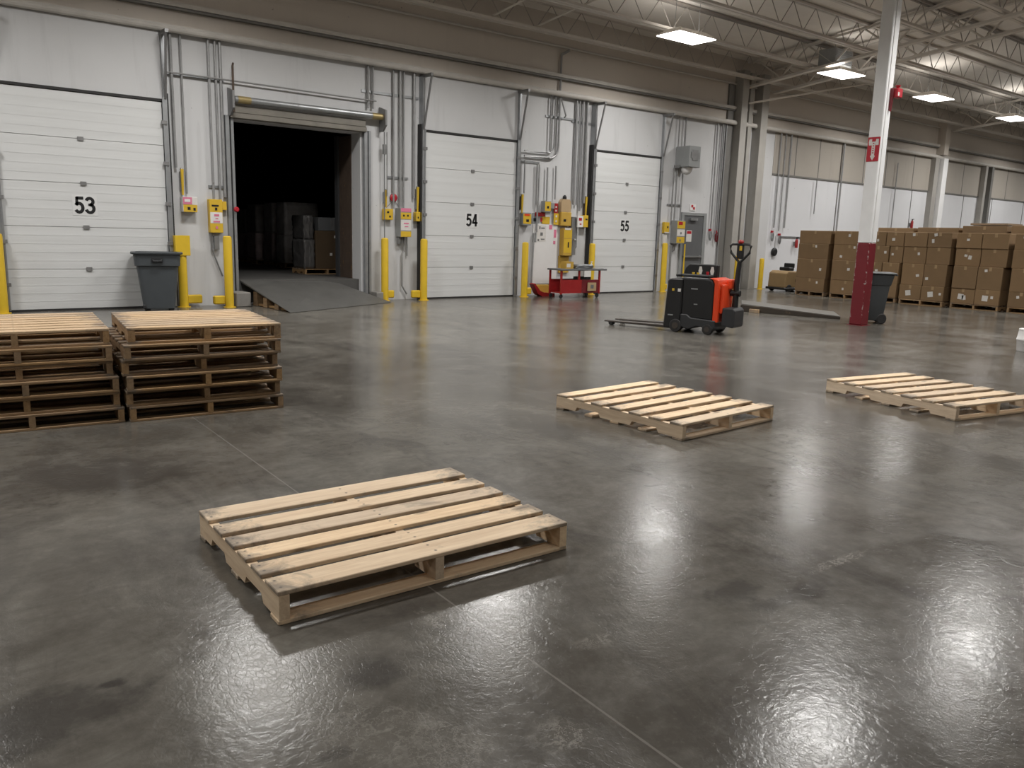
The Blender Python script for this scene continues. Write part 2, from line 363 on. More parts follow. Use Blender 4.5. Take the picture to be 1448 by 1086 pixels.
for x in (10.9, 12.15):
    r = sroot('ceiling_brace', (x,0,0)); b = MB()
    b.tube([(0,15.1,6.12),(0,3.9,7.24)], .022, 5); b.build('brace_bar', M_joist, r)
struct(MB().tube([(20.3,15.3,5.4),(24.0,13.5,6.25)], .03, 6).build('ceiling_brace', M_joist))

# pillars against the dock wall, and the slim ones beyond
for x0, x1, y0, m in ((20.02,20.30,15.32,M_pillar),(20.55,20.72,15.45,M_pillar),(20.98,21.30,15.32,M_pillar)):
    b = MB(); b.box(x0, y0, 0, x1, y0+.03, 6.3); b.box(x0, y0+.03, 0, x0+.03, D, 6.3); b.box(x1-.03, y0+.03, 0, x1, D, 6.3)
    struct(b.build('pillar', m, bevel=.004))
struct(bx(19.72, D-.06, 0, 19.98, D, 5.9).build('pilaster', M_pillardark))
struct(bx(32.55, D-.35, 0, 32.9, D, 4.78).build('pillar', M_column, bevel=.01)); struct(bx(32.55, D-.3, 4.92, 32.9, D, 6.1).build('pillar', M_wallhi))
struct(bx(32.2, D-.2, 0, 32.5, D, 4.78).build('pilaster', M_pillar))
struct(bx(36.6, D-.2, 0, 36.8, D, 4.78).build('pilaster', M_pillar))
struct(bx(37.2, D-.2, 0, 37.4, D, 4.78).build('pilaster', M_pillardark))

# dark room beyond the open doorway (raised floor)
RF = .45
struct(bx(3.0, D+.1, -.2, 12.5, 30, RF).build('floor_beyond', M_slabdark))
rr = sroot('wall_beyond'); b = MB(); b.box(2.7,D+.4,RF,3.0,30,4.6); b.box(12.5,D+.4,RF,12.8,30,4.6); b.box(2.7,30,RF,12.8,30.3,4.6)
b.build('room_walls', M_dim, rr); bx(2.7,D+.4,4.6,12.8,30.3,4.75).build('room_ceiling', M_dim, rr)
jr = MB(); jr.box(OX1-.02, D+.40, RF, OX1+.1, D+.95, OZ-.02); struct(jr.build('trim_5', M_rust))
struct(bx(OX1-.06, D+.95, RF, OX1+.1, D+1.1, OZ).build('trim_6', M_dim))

# ------------------------------------------------------------------ dock doors 53, 54, 55
def stroke(b, pts, w, y0, y1, close=False):
    P2 = [Vector(p) for p in pts]; L_ = []
    for i, p in enumerate(P2):
        d = (P2[min(i+1,len(P2)-1)] - P2[max(i-1,0)]).normalized(); n = Vector((-d.y, d.x))
        if 0 < i < len(P2)-1:
            a = (P2[i]-P2[i-1]).normalized(); k = max(.45, abs(n.dot(Vector((-a.y,a.x))))); n = n/k
        L_.append((p+n*w/2, p-n*w/2))
    for (a,c),(e,f) in zip(L_, L_[1:]):
        b.hexa([(a.x,y0,a.y),(c.x,y0,c.y),(c.x,y1,c.y),(a.x,y1,a.y)], [(e.x,y0,e.y),(f.x,y0,f.y),(f.x,y1,f.y),(e.x,y1,e.y)])
def arcp(cx, cz, rx, rz_, a0, a1, n=10): return [(cx+rx*math.cos(R(a0+(a1-a0)*k/n)), cz+rz_*math.sin(R(a0+(a1-a0)*k/n))) for k in range(n+1)]
def digit(ch, ox):
    """condensed bold numeral, 0.28 m tall and 0.15 m wide, standing in the x-z plane"""
    b = MB(); w = .050; h = lambda pts: [(x+ox, z-.14) for x, z in pts]
    if ch == '5':
        stroke(b, h([(.138,.258),(.03,.258)]), w, -.003, 0); stroke(b, h([(.040,.275),(.034,.135)]), w*.85, -.003, 0)
        stroke(b, h([(.022,.142)] + arcp(.066,.098,.058,.074,125,-150,14)), w, -.003, 0)
    if ch == '3':
        stroke(b, h(arcp(.068,.205,.052,.054,165,-85,12)), w, -.003, 0); stroke(b, h(arcp(.068,.088,.060,.066,88,-165,12)), w, -.003, 0)
        stroke(b, h([(.045,.152),(.085,.152)]), w*.8, -.003, 0)
    if ch == '4':
        stroke(b, h([(.100,.0),(.100,.28)]), w, -.003, 0); stroke(b, h([(.0,.082),(.150,.082)]), w*.9, -.003, 0)
        stroke(b, h([(.018,.082),(.088,.275)]), w*.9, -.003, 0)
    return b
def dock_door(idx, num, xa, xb, numx):
    r = sroot('door_%d' % idx, (0, D, 0))
    y0, y1, ztop = -.11, -.055, 3.60
    zs = [.03, .70, 1.405, 2.13, 2.86, ztop]
    b = MB()
    for a, c in zip(zs, zs[1:]):
        b.prism([(y0,a+.004),(y0,c-.004),(y1,c),(y1,a)], 'x', xa, xb)
        for k in range(1, 5):
            z = a + (c-a)*k/5; b.box(xa+.02, y0-.0025, z-.005, xb-.02, y0, z+.005)
    b.build('door_panel', M_door, r)
    bx(xa, y0-.012, 0, xb, y1, .032).build('bottom_seal', M_rubber, r)
    bx(xa-.03, y0-.02, ztop+.004, xb+.03, -.02, ztop+.045).build('top_seal', M_rubber, r)
    bx(xa-.04, y0+.03, ztop+.055, xb+.04, -.002, 4.78).build('header_panel', M_wall, r)
    cx = numx
    for z in zs[1:5]:
        bx(cx-.045, y0-.02, z-.032, cx+.045, y0-.001, z+.032).build('hinge', M_track, r)
    bx(cx-.19, y0-.004, 1.60, cx+.19, y0-.0025, 1.94).build('number_patch', M_patch, r)
    for q_, ch in enumerate(num): digit(ch, -.157 + .165*q_).build('number_digit', M_ink, r, (cx, y0-.0042, 1.77))
    for side, x in ((-1, xa), (1, xb)):
        b = MB()
        if side < 0: b.box(x-.085, y0-.05, .02, x-.03, -.003, 4.74); b.box(x-.03, y0-.06, .02, x-.004, y0-.03, 3.66)
        else: b.box(x+.03, y0-.05, .02, x+.085, -.003, 4.74); b.box(x+.004, y0-.06, .02, x+.03, y0-.03, 3.66)
        tr_ = b.build('track', M_galv, r)
        xx = x + side*.105
        bx(xx-.012, y0-.02, .02, xx+.012, -.003, 3.75).build('track_seal', M_rubber, r)
        b = MB()
        for z in (.45, 1.15, 1.85, 2.55, 3.25): b.box(x+side*.02-.045, y0-.075, z-.03, x+side*.02+.045, y0-.035, z+.03)
        b.build('bracket', M_track, tr_)
        b = MB(); b.tube([(x+side*.06,y0-.06,3.66),(x+side*.04,-.45,4.75)], .022, 6); b.box(x+side*.05-.03,-.47,4.70,x+side*.05+.03,-.02,4.76)
        b.build('strut', M_track, r)
    return r
dock_door(1, '53', 1.55, 4.07, 2.75)
dock_door(2, '54', 9.46, 11.97, 10.73)
dock_door(3, '55', 14.50, 16.92, 15.68)

# open door: rolled up on its barrel above the doorway
r = thing('roller_door', 'rolled-up steel dock door with barrel above the dark open doorway', 'door', (0, D, 0))
MB().tube([(5.34,-.16,3.79),(8.40,-.16,3.79)], .062, 16).build('barrel', M_galv, r, smooth=True)
for x in (5.52, 8.28): MB().tube([(x-.12,-.16,3.79),(x+.12,-.16,3.79)], .066, 16).build('sleeve', M_brass, r, smooth=True)
b = MB(); b.box(5.27,-.10,3.56,8.06,-.004,3.70); b.box(5.27,-.14,3.46,8.06,-.004,3.555); b.build('curtain', M_curtain, r, bevel=.01)
for x in (5.28, 8.42):
    b = MB(); b.prism([(-.30,3.62),(-.30,3.92),(-.02,4.0),(-.02,3.5),(-.16,3.5)], 'x', x-.02, x+.02); b.build('end_plate', M_track, r)
MB().tube([(5.30,-.24,3.55),(5.30,-.24,4.35),(5.36,-.10,4.42)], .02, 6).build('spring_arm', M_rust, r)
for x in (5.18, 8.02):
    b = MB(); b.box(x,-.10,.02,x+.07,-.003,3.5); b.box(x+.11,-.07,.02,x+.16,-.003,3.5); b.build('guide_rail', M_galv, r)
    bx(x+.07,-.05,.02,x+.11,-.003,3.5).build('rail_seal', M_rubber, r)
b = MB(); b.tube([(8.46,-.14,3.5),(8.46,-.14,1.3)], .012, 5); b.tube([(8.52,-.14,3.5),(8.52,-.14,2.2)], .010, 5); b.box(8.43,-.17,3.05,8.50,-.11,3.25)
b.build('pull_chain', M_track, r)

# ------------------------------------------------------------------ door to the right of dock door 55
r = sroot('door_4', (0, D, 0))
b = MB(); b.box(18.02,-.05,0,18.12,-.002,2.14); b.box(18.98,-.05,0,19.10,-.002,2.14); b.box(18.02,-.05,2.14,19.10,-.002,2.22); b.build('door_frame', M_greybox, r)
bx(18.125,-.03,.01,18.975,-.002,2.135).build('door_leaf', M_greydoor, r)
b = MB(); b.box(18.17,-.09,.955,18.93,-.06,1.0); b.box(18.17,-.06,.94,18.24,-.03,1.02); b.box(18.86,-.06,.94,18.93,-.03,1.02); b.build('push_bar', M_galv, r)
bx(18.36,-.10,2.0,18.66,-.031,2.07).build('door_closer', M_galv, r)
bx(18.27,-.034,1.40,18.50,-.0305,1.72).build('notice', M_offwhite, r); bx(18.29,-.036,1.62,18.48,-.0345,1.70).build('notice_heading', M_signred, r)

# ------------------------------------------------------------------ ceiling lights
LZ = 6.0
def area(parent, energy):
    L = bpy.data.lights.new('lamp', 'AREA'); L.shape = 'RECTANGLE'; L.size = 1.2; L.size_y = .66; L.energy = energy
    L.color = (1,.98,.95); L.spread = R(156)
    o = bpy.data.objects.new('lamp', L); C.objects.link(o); o.parent = parent; o.location = (0,0,-.085)
    U = bpy.data.lights.new('uplight', 'AREA'); U.shape = 'RECTANGLE'; U.size = .9; U.size_y = .4; U.energy = energy*.062; U.color = (1,.95,.88)
    o = bpy.data.objects.new('uplight', U); C.objects.link(o); o.parent = parent; o.location = (0,0,.085); o.rotation_euler = (PI,0,0)
def high_bay(x, y, label, group='high bay lights hung from the roof', energy=270, z=LZ):
    t = thing('ceiling_light', label, 'ceiling light', (x, y, z), 0, group)
    b = MB(); b.hexa([(-.64,-.37,-.06),(.64,-.37,-.06),(.64,.37,-.06),(-.64,.37,-.06)], [(-.45,-.2,.07),(.45,-.2,.07),(.45,.2,.07),(-.45,.2,.07)]); b.build('housing', M_joist, t, bevel=.008)
    bx(-.61,-.34,-.075,.61,.34,-.061).build('diffuser', M_lamp, t)
    zt = roofz(y) - z
    for dx in (-.4,.4): MB().tube([(dx,0,.06),(dx,0,zt+.01)], .006, 4).build('hanging_wire', M_galv, t)
    area(t, energy); return t
NEAR = 'ceiling light outside the picture'
for x, lab in ((14.75,'largest bright ceiling light, left of the other three in view'), (20.8,'ceiling light under the grey heater box, left of the white column'),
               (26.0,'ceiling light just right of the white column'), (31.9,'smallest ceiling light at the right edge of the picture')):
    high_bay(x, 12.95 if x < 15 else 12.75, lab)
for x, y in ((-6.,12.68),(-.6,12.68),(4.4,12.3),(9.1,12.1),(38.,12.68),(44.,12.68),(-6,5.7),(-.5,5.7),(4.9,5.7),(10.3,5.68),(15.1,5.65),(20.6,5.7),(26.,5.7),(32.,5.7),(39.,5.7),  # some placed by their floor glare, the others added unseen for room light
             (-3.,-1.4),(4.,-1.4),(11.,-1.4),(18.,-1.4),(26.,-1.4),(34.,-1.4)):
    high_bay(x, y, NEAR, 'ceiling lights outside the picture', 270 if y > 10 else (265 if x > 1 else 160) if y > 0 else (120 if x > 6 else 60))
t = thing('unit_heater', 'grey box heater hung from the roof above a ceiling light', 'heater', (20.85, 13.0, 6.13))
bx(-.42,-.25,0,.42,.25,.44).build('housing', M_greybox, t, bevel=.01)
b = MB()
for k in range(7): b.box(-.36,-.262,.05+.05*k,.36,-.25,.075+.05*k)
b.build('louvres', M_galv, t)
for dx in (-.35,.35): MB().tube([(dx,-.2,.43),(dx,-.2,.48)], .012, 5).build('hanger', M_joist, t)

# ------------------------------------------------------------------ pallets
_pm = {}
def pm(key, fn):
    if key not in _pm: _pm[key] = fn()
    return _pm[key]
def pallet(label, L, Wd, H, boards, loc, rz, top, side, group, cat='pallet', bottoms=(0,.27,.5,.73,1), stw=.042):
    """boards: list of (v0, v1) in metres from the front; boards run along x, stringers along y"""
    r = thing('wooden_pallet', label, cat, loc, rz, group); th = .019
    for i, (a, c) in enumerate(boards):
        me = pm(('d',L,round(c-a,3),th,top.name), lambda: bx(0,0,0,L,c-a,th).mesh('deck_board', .003))
        link('deck_board', me, top, r, (0,a,H-th))
    n1, n2, nw, nh = .17*Wd, .62*Wd, .21*Wd, .036
    prof = [(0,th),(n1,th)]
    for s in (n1, n2):
        prof += [(s,th+.004),(s+.02,th+nh),(s+nw-.02,th+nh),(s+nw,th+.004)]
        if s == n1: prof += [(s+nw,th),(n2,th)]
    prof += [(n2+nw,th),(Wd,th),(Wd,H-th),(0,H-th)]
    pr = []
    for q in prof:
        if not pr or (abs(pr[-1][0]-q[0]) + abs(pr[-1][1]-q[1])) > 1e-5: pr.append(q)
    for x in (.004, L/2-stw/2, L-stw-.004):
        me = pm(('s',Wd,H,stw,side.name), lambda: MB().prism(pr, 'x', 0, stw).mesh('stringer'))
        link('stringer', me, side, r, (x,0,0))
    for q in bottoms:
        bw = .092; me = pm(('b',L,th,top.name,side.name), lambda: bx(0,0,0,L,bw,th).mesh('bottom_board', .003))
        link('bottom_board', me, M_wx if top is M_wx else M_ox, r, (0,q*(Wd-bw),0))
    return r
def even(n, Wd, w, lead=None):
    lead = lead or w; ys = []
    gap = (Wd - 2*lead - (n-2)*w)/(n-1); y = 0
    for i in range(n):
        ww = lead if i in (0, n-1) else w; ys.append((y, y+ww)); y += ww + gap
    return ys
G1 = 'single pallets lying on the floor'
pallet('pale six-board pallet lying alone in the foreground', 1.431, 1.075, .138,
       [(0,.145),(.19,.315),(.375,.492),(.537,.659),(.712,.838),(.912,1.075)], (1.06,2.78,0), R(-1.5), M_wx, M_wy, G1, bottoms=(0,.5,1))
pallet('pale seven-board pallet in the middle of the floor, nearest the pallet truck', 1.237, 1.368, .131, even(7,1.368,.125), (4.606,3.843,0), R(2.9), M_wx, M_wy, G1)
pallet('pale pallet on the right, cut off by the picture edge', 1.205, 1.408, .134, even(7,1.408,.128), (7.222,3.03,0), R(-10.4), M_wx, M_wy, G1)
# two stacks on the left
SH = .1185; LV = ['bottom pallet','second pallet from the floor','third pallet from the floor','fourth pallet from the floor','second pallet from the top','top pallet']
topb = even(9,1.26,.102); lowb = even(7,1.24,.10,.14)
jr_ = [(0,0,0),(-.01,.015,.6),(.0,-.01,-.4),(-.015,.02,.3),(.005,-.005,-.5),(.03,.05,.8)]
pr_ = pallet('bottom pallet of the right stack on the left', 1.185, 1.25, SH, lowb, (1.365,6.50,0), R(-4), M_ox, M_oy, 'pallets in the right one of two stacks')
for k in range(1, 5):
    dx, dy, dr = jr_[k]
    dup(pr_, (1.365+dx-.018*k*.3, 6.50+dy, k*SH), R(-4+dr), LV[k] + ' of the right stack beside the foreground aisle', 'pallets in the right one of two stacks')
pr_['label'] = 'bottom pallet of the right stack beside the foreground aisle'
pallet('lighter close-boarded top pallet of the right stack', 1.16, 1.27, SH+.006, topb, (1.39,6.555,5*SH), R(-6.5), M_tx, M_oy, 'pallets in the right one of two stacks', stw=.05)
pl_ = pallet('bottom pallet of the left stack, cut by the left picture edge', 1.22, 1.25, SH, lowb, (.12,6.63,0), R(-4.5), M_ox, M_oy, 'pallets in the left one of two stacks')
for k in range(1, 5):
    dx, dy, dr = jr_[k]
    dup(pl_, (.12-abs(dx)-.012*k, 6.63+dy+.01*k, k*SH+.001), R(-4.5-abs(dr)), LV[k] + ' of the left stack, cut by the left picture edge', 'pallets in the left one of two stacks')
pallet('lighter top pallet of the left stack, cut by the left picture edge', 1.22, 1.27, SH+.006, even(8,1.27,.115), (.06,6.70,5*SH+.001), R(-5.5), M_tx, M_oy, 'pallets in the left one of two stacks')

# ------------------------------------------------------------------ carton loads on the right
def carton(label, x0, x1, y0, y1, z0, z1, group, stickers, rz=0, m=None):
    m = m or M_card
    cx, cy = (x0+x1)/2, (y0+y1)/2; hx, hy, h = (x1-x0)/2, (y1-y0)/2, z1-z0
    o = bx(-hx,-hy,0,hx,hy,h).build('carton', m, None, (cx,cy,z0), rz, bevel=.008); tag(o, label, 'box', group)
    b = MB(); b.box(-hx-.0015,-.03,h-.09,-hx+.01,.03,h-.004); b.box(-hx+.008,-.03,h-.002,hx-.01,.03,h+.0003); b.build('packing_tape', M_tape, o)
    for (yy, zz, sy, sz) in stickers:
        q = link('shipping_label', bx(-.002,-sy/2,-sz/2,.0005,sy/2,sz/2).mesh('shipping_label'), M_offwhite, o, (-hx-.001, yy*hy, zz*h))
        q.rotation_euler = (R(rnd.uniform(-12,12)),0,0)
    return o
ORD = ['first','second','third','fourth','fifth','sixth']
ROWN = ['bottom row','second row up','third row up','top row']
loads = [(13.34,12.42),(12.27,11.36),(11.28,10.40),(10.33,9.22),(9.06,7.95),(7.78,6.68)]
XF = 20.45
for i, (ya, yb) in enumerate(loads):
    wd = ya - yb
    pallet('pallet under the %s carton load from the left, below the white wall panels' % ORD[i], wd-.02, 1.0, .128, even(6,1.0,.1), (XF+1.0, yb+.01, 0), R(90), M_ox if i != 3 else M_tx, M_oy, 'pallets under the carton loads')
    zs = [.13, .49, 1.02, 1.44, 1.80]
    for k in range(4):
        z0, z1 = zs[k], zs[k+1]
        one = i < 2
        segs = [(yb, yb+wd/2-.004), (yb+wd/2+.004, ya)] if not one else [(yb+(.02 if k == 0 else .05*rnd.random()), ya)]
        if i == 2 and k == 2: segs = [(yb, yb+wd*.36), (yb+wd*.37, ya)]
        for j, (a, c) in enumerate(segs):
            col = ('right' if j == 0 else 'left') if len(segs) == 2 else 'only'
            ex = rnd.uniform(-.025,.025) + (.04 if k >= 2 else 0)
            pad = .03 if k >= 2 else 0
            st = []
            if (i*7+k*3+j) % 5 not in (2, 4): st.append((rnd.uniform(-.7,.6), rnd.uniform(.45,.85), rnd.uniform(.05,.08), rnd.uniform(.05,.075)))
            if (i*5+k*2+j) % 4 == 1: st.append((rnd.uniform(-.2,.7), rnd.uniform(.2,.5), rnd.uniform(.05,.09), rnd.uniform(.06,.12)))
            if i in (3,4) and k == 0: st.append((.15, .45, .13, .13))
            carton('brown carton, %s, %s column, %s carton load from the left' % (ROWN[k], col, ORD[i]) if col != 'only' else 'wide brown carton, %s, %s carton load from the left' % (ROWN[k], ORD[i]),
                   XF-.0+ex, XF+.98+ex, a-pad*(j==0)*.9+rnd.uniform(0,.006), c+pad*(j==len(segs)-1)*.9-rnd.uniform(0,.006), z0+.0005, z1-.0005, 'cartons on the front pallets', st)
for i, (ya, yb, z) in enumerate(((11.9,10.9,1.93),(10.8,9.75,1.95),(9.65,8.6,2.0),(8.5,7.4,2.02),(7.3,6.2,2.04))):
    pallet('pallet under the %s tall carton of the rear row' % ORD[i], 1.0, ya-yb-.04, .128, even(6,ya-yb-.04,.1), (22.03, yb+.02, 0), 0, M_ox, M_oy, 'pallets under the rear cartons')
    carton('tall brown carton showing only its top, %s from the left in the rear row' % ORD[i], 22.0, 23.0, yb, ya, .129, z, 'tall cartons in the rear row', [])
o = bx(0,0,0,.9,1.75,.05).build('cardboard_sheet', M_cardlight, None, (22.05,9.7,2.003), 0, bevel=.004); o.location.z = 2.0015
tag(o, 'flat grey-brown cardboard sheet lying on the rear cartons', 'cardboard')
o.location = (22.05, 8.62, 2.0215)
o.scale = (1, .5, 1)

# ------------------------------------------------------------------ white column with red foot
r = thing('steel_column', 'white square steel column with a chipped dark red foot', 'column', (14.09, 7.755, 0))
bx(0,0,1.50,.235,.235,7.40).build('shaft', M_column, r, bevel=.012)
bx(-.004,-.004,.012,.239,.239,1.50).build('red_foot', M_chipred, r, bevel=.014)
bx(-.03,-.03,0,.265,.265,.012).build('base_plate', M_darkred, r)
b = MB(); b.box(.06,-.012,1.5,.085,-.0005,5.9); b.build('highlight_strip', M_white, r)  # white strip added as the highlight stripe on this column face
t = thing('extinguisher_sign', 'red sign with a white down arrow on the white column', 'sign', (14.09, 7.872, 2.93))
bx(-.008,-.112,0,-.001,.112,.42).build('sign_plate', M_signred, t)
MB().prism([(0,.02),(.045,.09),(.028,.11),(.032,.34),(-.032,.34),(-.028,.11),(-.045,.09)], 'x', -.0115, -.0085).build('white_arrow', M_offwhite, t)
for y in (-.062,.062): MB().prism([(y-.03,.28),(y+.022,.28),(y+.03,.34),(y+.02,.385),(y-.025,.385)], 'x', -.0115, -.0085).build('pictogram', M_offwhite, t)
b = MB()
for z in (.14,.18,.22,.26,.30): b.box(-.0135,-.014,z,-.0117,.014,z+.018)
b.build('lettering', M_signred, t)
t = thing('fire_alarm', 'red alarm horn with arrow sign high on the white column', 'alarm', (14.25, 7.755, 3.78))
b = MB(); b.prism([(-.001,.40),(-.06,.40),(-.06,.27),(-.05,.14),(-.04,0),(-.001,.03)], 'x', -.012, .012); b.build('projecting_sign', M_darkred, t)
bx(.0121,-.12,.24,.20,-.02,.40).build('horn', M_signred, t, bevel=.015)
MB().lathe([(.012,0),(.04,.03),(.045,.05)], 12).build('strobe', M_signred, t, (.10,-.07,.401), 0)
bx(.03,-.1225,.27,.08,-.1203,.33).build('white_mark', M_offwhite, t)

# wheeled bin beside the column
t = thing('wheeled_bin', 'charcoal wheeled trash cart standing behind the red column foot', 'trash can', (14.86, 8.02, 0), R(-52))
t.scale = (.86,.86,1)
b = MB(); b.hexa([(-.22,-.25,.06),(.22,-.25,.06),(.22,.25,.06),(-.22,.25,.06)], [(-.30,-.31,.74),(.30,-.31,.74),(.30,.31,.74),(-.30,.31,.74)]); b.build('body', M_rcan, t, bevel=.03, seg=2, smooth=True)
b = MB(); b.hexa([(-.30,-.32,.72),(.31,-.32,.72),(.31,.32,.72),(-.30,.32,.72)], [(-.32,-.35,.93),(.36,-.35,.93),(.36,.35,.93),(-.32,.35,.93)]); b.build('collar', M_rcan, t, bevel=.012)
b = MB(); b.hexa([(-.35,-.38,.93),(.40,-.38,.93),(.40,.38,.93),(-.35,.38,.93)], [(-.35,-.38,.965),(.40,-.38,.965),(.40,.38,.965),(-.35,.38,.965)]); b.build('lid', M_rcan, t, bevel=.015)
MB().tube([(.40,-.25,.93),(.43,-.25,.92),(.43,.25,.92),(.40,.25,.93)], .014, 6).build('handle', M_rcan, t)
for y in (-.24,.24):
    q = MB().lathe([(.085,-.03),(.1,-.02),(.1,.02),(.085,.03)], 20).build('wheel', M_rubber, t, (.2,y,.1)); q.rotation_euler = (PI/2,0,0)
bx(-.23,-.16,0,-.15,.16,.075).build('front_foot', M_rcan, t)
bx(-.285,.02,.60,-.275,.14,.63).build('sticker', M_yellow2, t)

# big grey bin in front of door 53
t = thing('trash_bin', 'large slate grey trash can standing in front of dock door 53', 'trash can', (3.74, 15.02, 0), R(-14))
def rring(hx, hy, r, z, n=6):
    out = []
    for sx, sy, a0 in ((1,1,0),(-1,1,90),(-1,-1,180),(1,-1,270)):
        for k in range(n+1):
            a = R(a0+90*k/n); out.append((sx*(hx-r)+r*math.cos(a), sy*(hy-r)+r*math.sin(a), z))
    return out
def loft(rings, cap0=True, cap1=True):
    b = MB(); n = len(rings[0]); vs = [v for q in rings for v in q]
    fs = [(i*n+k, i*n+(k+1)%n, (i+1)*n+(k+1)%n, (i+1)*n+k) for i in range(len(rings)-1) for k in range(n)]
    if cap0: fs.append(tuple(range(n-1,-1,-1)))
    if cap1: fs.append(tuple(range((len(rings)-1)*n, len(rings)*n)))
    b._add(vs, fs); return b
loft([rring(.25,.24,.07,.05),rring(.26,.25,.08,.12),rring(.335,.30,.09,.80),rring(.345,.31,.09,.98),rring(.33,.295,.08,.98),rring(.32,.285,.08,.82),rring(.25,.235,.07,.14)]).build('body', M_can, t, smooth=True)
loft([rring(.345,.312,.09,.78),rring(.362,.325,.09,.79),rring(.372,.335,.09,.97),rring(.352,.315,.09,.98)], False, False).build('collar', M_can, t, smooth=True)
loft([rring(.372,.335,.1,.975),rring(.41,.365,.1,.985),rring(.415,.37,.1,1.01),rring(.34,.30,.08,1.015),rring(.335,.295,.08,.985)], False, False).build('rim', M_can, t, smooth=True)
b = MB(); b.box(-.09,-.352,.85,.09,-.325,.93); b.tube([(-.07,-.35,.90),(-.06,-.375,.87),(.06,-.375,.87),(.07,-.35,.90)], .012, 6); b.build('handle', M_darkgrey, t, bevel=.006)
for sx in (-1,1):
    for sy in (-1,1):
        q = MB().lathe([(.045,-.02),(.05,-.015),(.05,.015),(.045,.02)], 16).build('caster', M_rubber, t, (sx*.19,sy*.18,.05)); q.rotation_euler = (PI/2,0,.4)
bx(-.26,-.24,.048,-.14,-.12,.12).build('caster_housing', M_darkgrey, t, bevel=.01)

# ------------------------------------------------------------------ yellow bollards
def bollard(x, y, h, label, base=None, rad=.078, plate=None):
    t = thing('bollard', label, 'bollard', (x, y, 0), 0, 'yellow bollards along the dock wall')
    MB().lathe([(rad,0),(rad,h-.05),(rad*.92,h-.015),(rad*.55,h)], 20).build('post', M_yellow, t, smooth=True)
    MB().lathe([(rad+.035,0),(rad+.035,.012)], 20).build('foot_plate', M_yellow, t)
    if base:
        s, w_ = base; x0, x1 = sorted((s*(rad-.01), s*(rad+w_)))
        b = MB(); b.box(x0,.0,.06,x1,.10,.22); b.build('side_bracket', M_yellow, t, bevel=.02)
    if plate:
        b = MB(); b.box(-.13,-.09,h-.36,.13,-.079,h); b.box(-.13,-.079,h-.36,-.12,.05,h); b.box(.12,-.079,h-.36,.13,.05,h); b.build('guard_plate', M_yellow, t, bevel=.004)
    return t
bollard(1.42,15.3,1.28,'yellow bollard at the left picture edge beside dock door 53')
bollard(4.27,15.42,1.30,'yellow bollard behind the large slate grey trash can', (1,.26), plate=True)
bollard(4.99,15.08,1.31,'yellow bollard left of the dark open doorway', (-1,.2))
bollard(8.40,15.36,1.33,'yellow bollard right of the dark open doorway', (1,.16))
bollard(9.27,15.2,1.33,'yellow bollard at the left side of dock door 54', (-1,.2))
bollard(12.08,15.2,1.30,'yellow bollard at the right side of dock door 54', (1,.16))
bollard(14.30,15.25,1.30,'yellow bollard behind the red cart, left of dock door 55')
bollard(17.14,15.35,1.35,'yellow bollard at the right side of dock door 55', (1,.12))
bollard(20.05,15.1,1.02,'yellow post left of the grey wall pillars', rad=.06)
bollard(21.42,15.2,.95,'yellow post between the two grey wall pillars', rad=.07)

# ------------------------------------------------------------------ conduit racks and control boxes on the dock wall
def rack(label, lines, struts=(), elbow=()):
    t = thing('conduit_rack', label, 'conduit', (0, D, 0), 0, 'conduit racks on the dock wall')
    for x, z0, z1, rad in lines:
        yy = -.06 if x < 22 else -.09; MB().tube([(x,yy,z0),(x,yy,z1)], rad*1.1, 8).build('conduit', M_conduit, t, smooth=True)
    for pts, rad in elbow:
        MB().tube([(p[0], -.06 - (p[2] if len(p) > 2 else 0), p[1]) for p in pts], rad*.95, 8).build('conduit', M_conduit, t, smooth=True)
    for x0, x1, z in struts:
        b = MB(); b.box(x0,-.024,z-.025,x1,-.002,z+.025); b.build('strut_channel', M_galv, t)
    return t
rack('conduit rack between dock door 53 and the dark open doorway',
     [(4.28,2.5,4.79,.024),(4.45,2.05,4.79,.018),(4.93,1.95,4.79,.022),(5.05,1.95,4.79,.020),(5.14,2.02,4.79,.026)], [(4.12,5.2,4.12),(4.85,5.2,2.2)],
     [([(4.15,4.12,.03),(5.2,4.12,.03),(8.3,4.10,.03)], .016)])
rack('conduit rack between the dark open doorway and dock door 54',
     [(8.13,3.95,4.79,.024),(8.24,3.95,4.79,.018),(8.72,1.95,4.79,.020),(8.88,1.95,4.79,.024),(8.97,1.95,4.79,.016),(9.22,2.2,4.79,.026)], [(8.0,9.35,4.28),(8.6,9.1,2.6)],
     [([(8.98,1.42),(8.98,1.05),(8.93,1.0),(8.93,.30),(9.05,.12)], .02)])
def arc(cx, cz, r, a0, a1, n=8): return [(cx+r*math.cos(R(a0+(a1-a0)*k/n)), cz+r*math.sin(R(a0+(a1-a0)*k/n))) for k in range(n+1)]
rack('conduit rack with two swept bends right of dock door 54',
     [(12.27,2.45,3.22,.016),(12.66,2.2,3.15,.018),(12.72,2.2,3.15,.014),(12.98,2.3,3.1,.018),(13.25,2.35,3.15,.016),(13.02,3.5,4.79,.016)], [(12.2,12.75,3.19),(12.9,13.9,4.30)],
     [([(13.30,5.75),(13.30,3.62)] + arc(13.02,3.60,.28,0,-90)[1:] + [(12.25,3.32)], .028), ([(13.16,4.79),(13.16,3.62)] + arc(12.98,3.62,.18,0,-90)[1:] + [(12.25,3.44)], .020),
      ([(13.30,4.79,.02),(13.44,4.35,.08),(13.44,4.3,.02)], .02), ([(13.3,5.75),(13.45,5.85,.12)], .035), ([(12.70,2.2),(12.70,1.55),(12.62,1.5),(12.58,.2)], .022)])
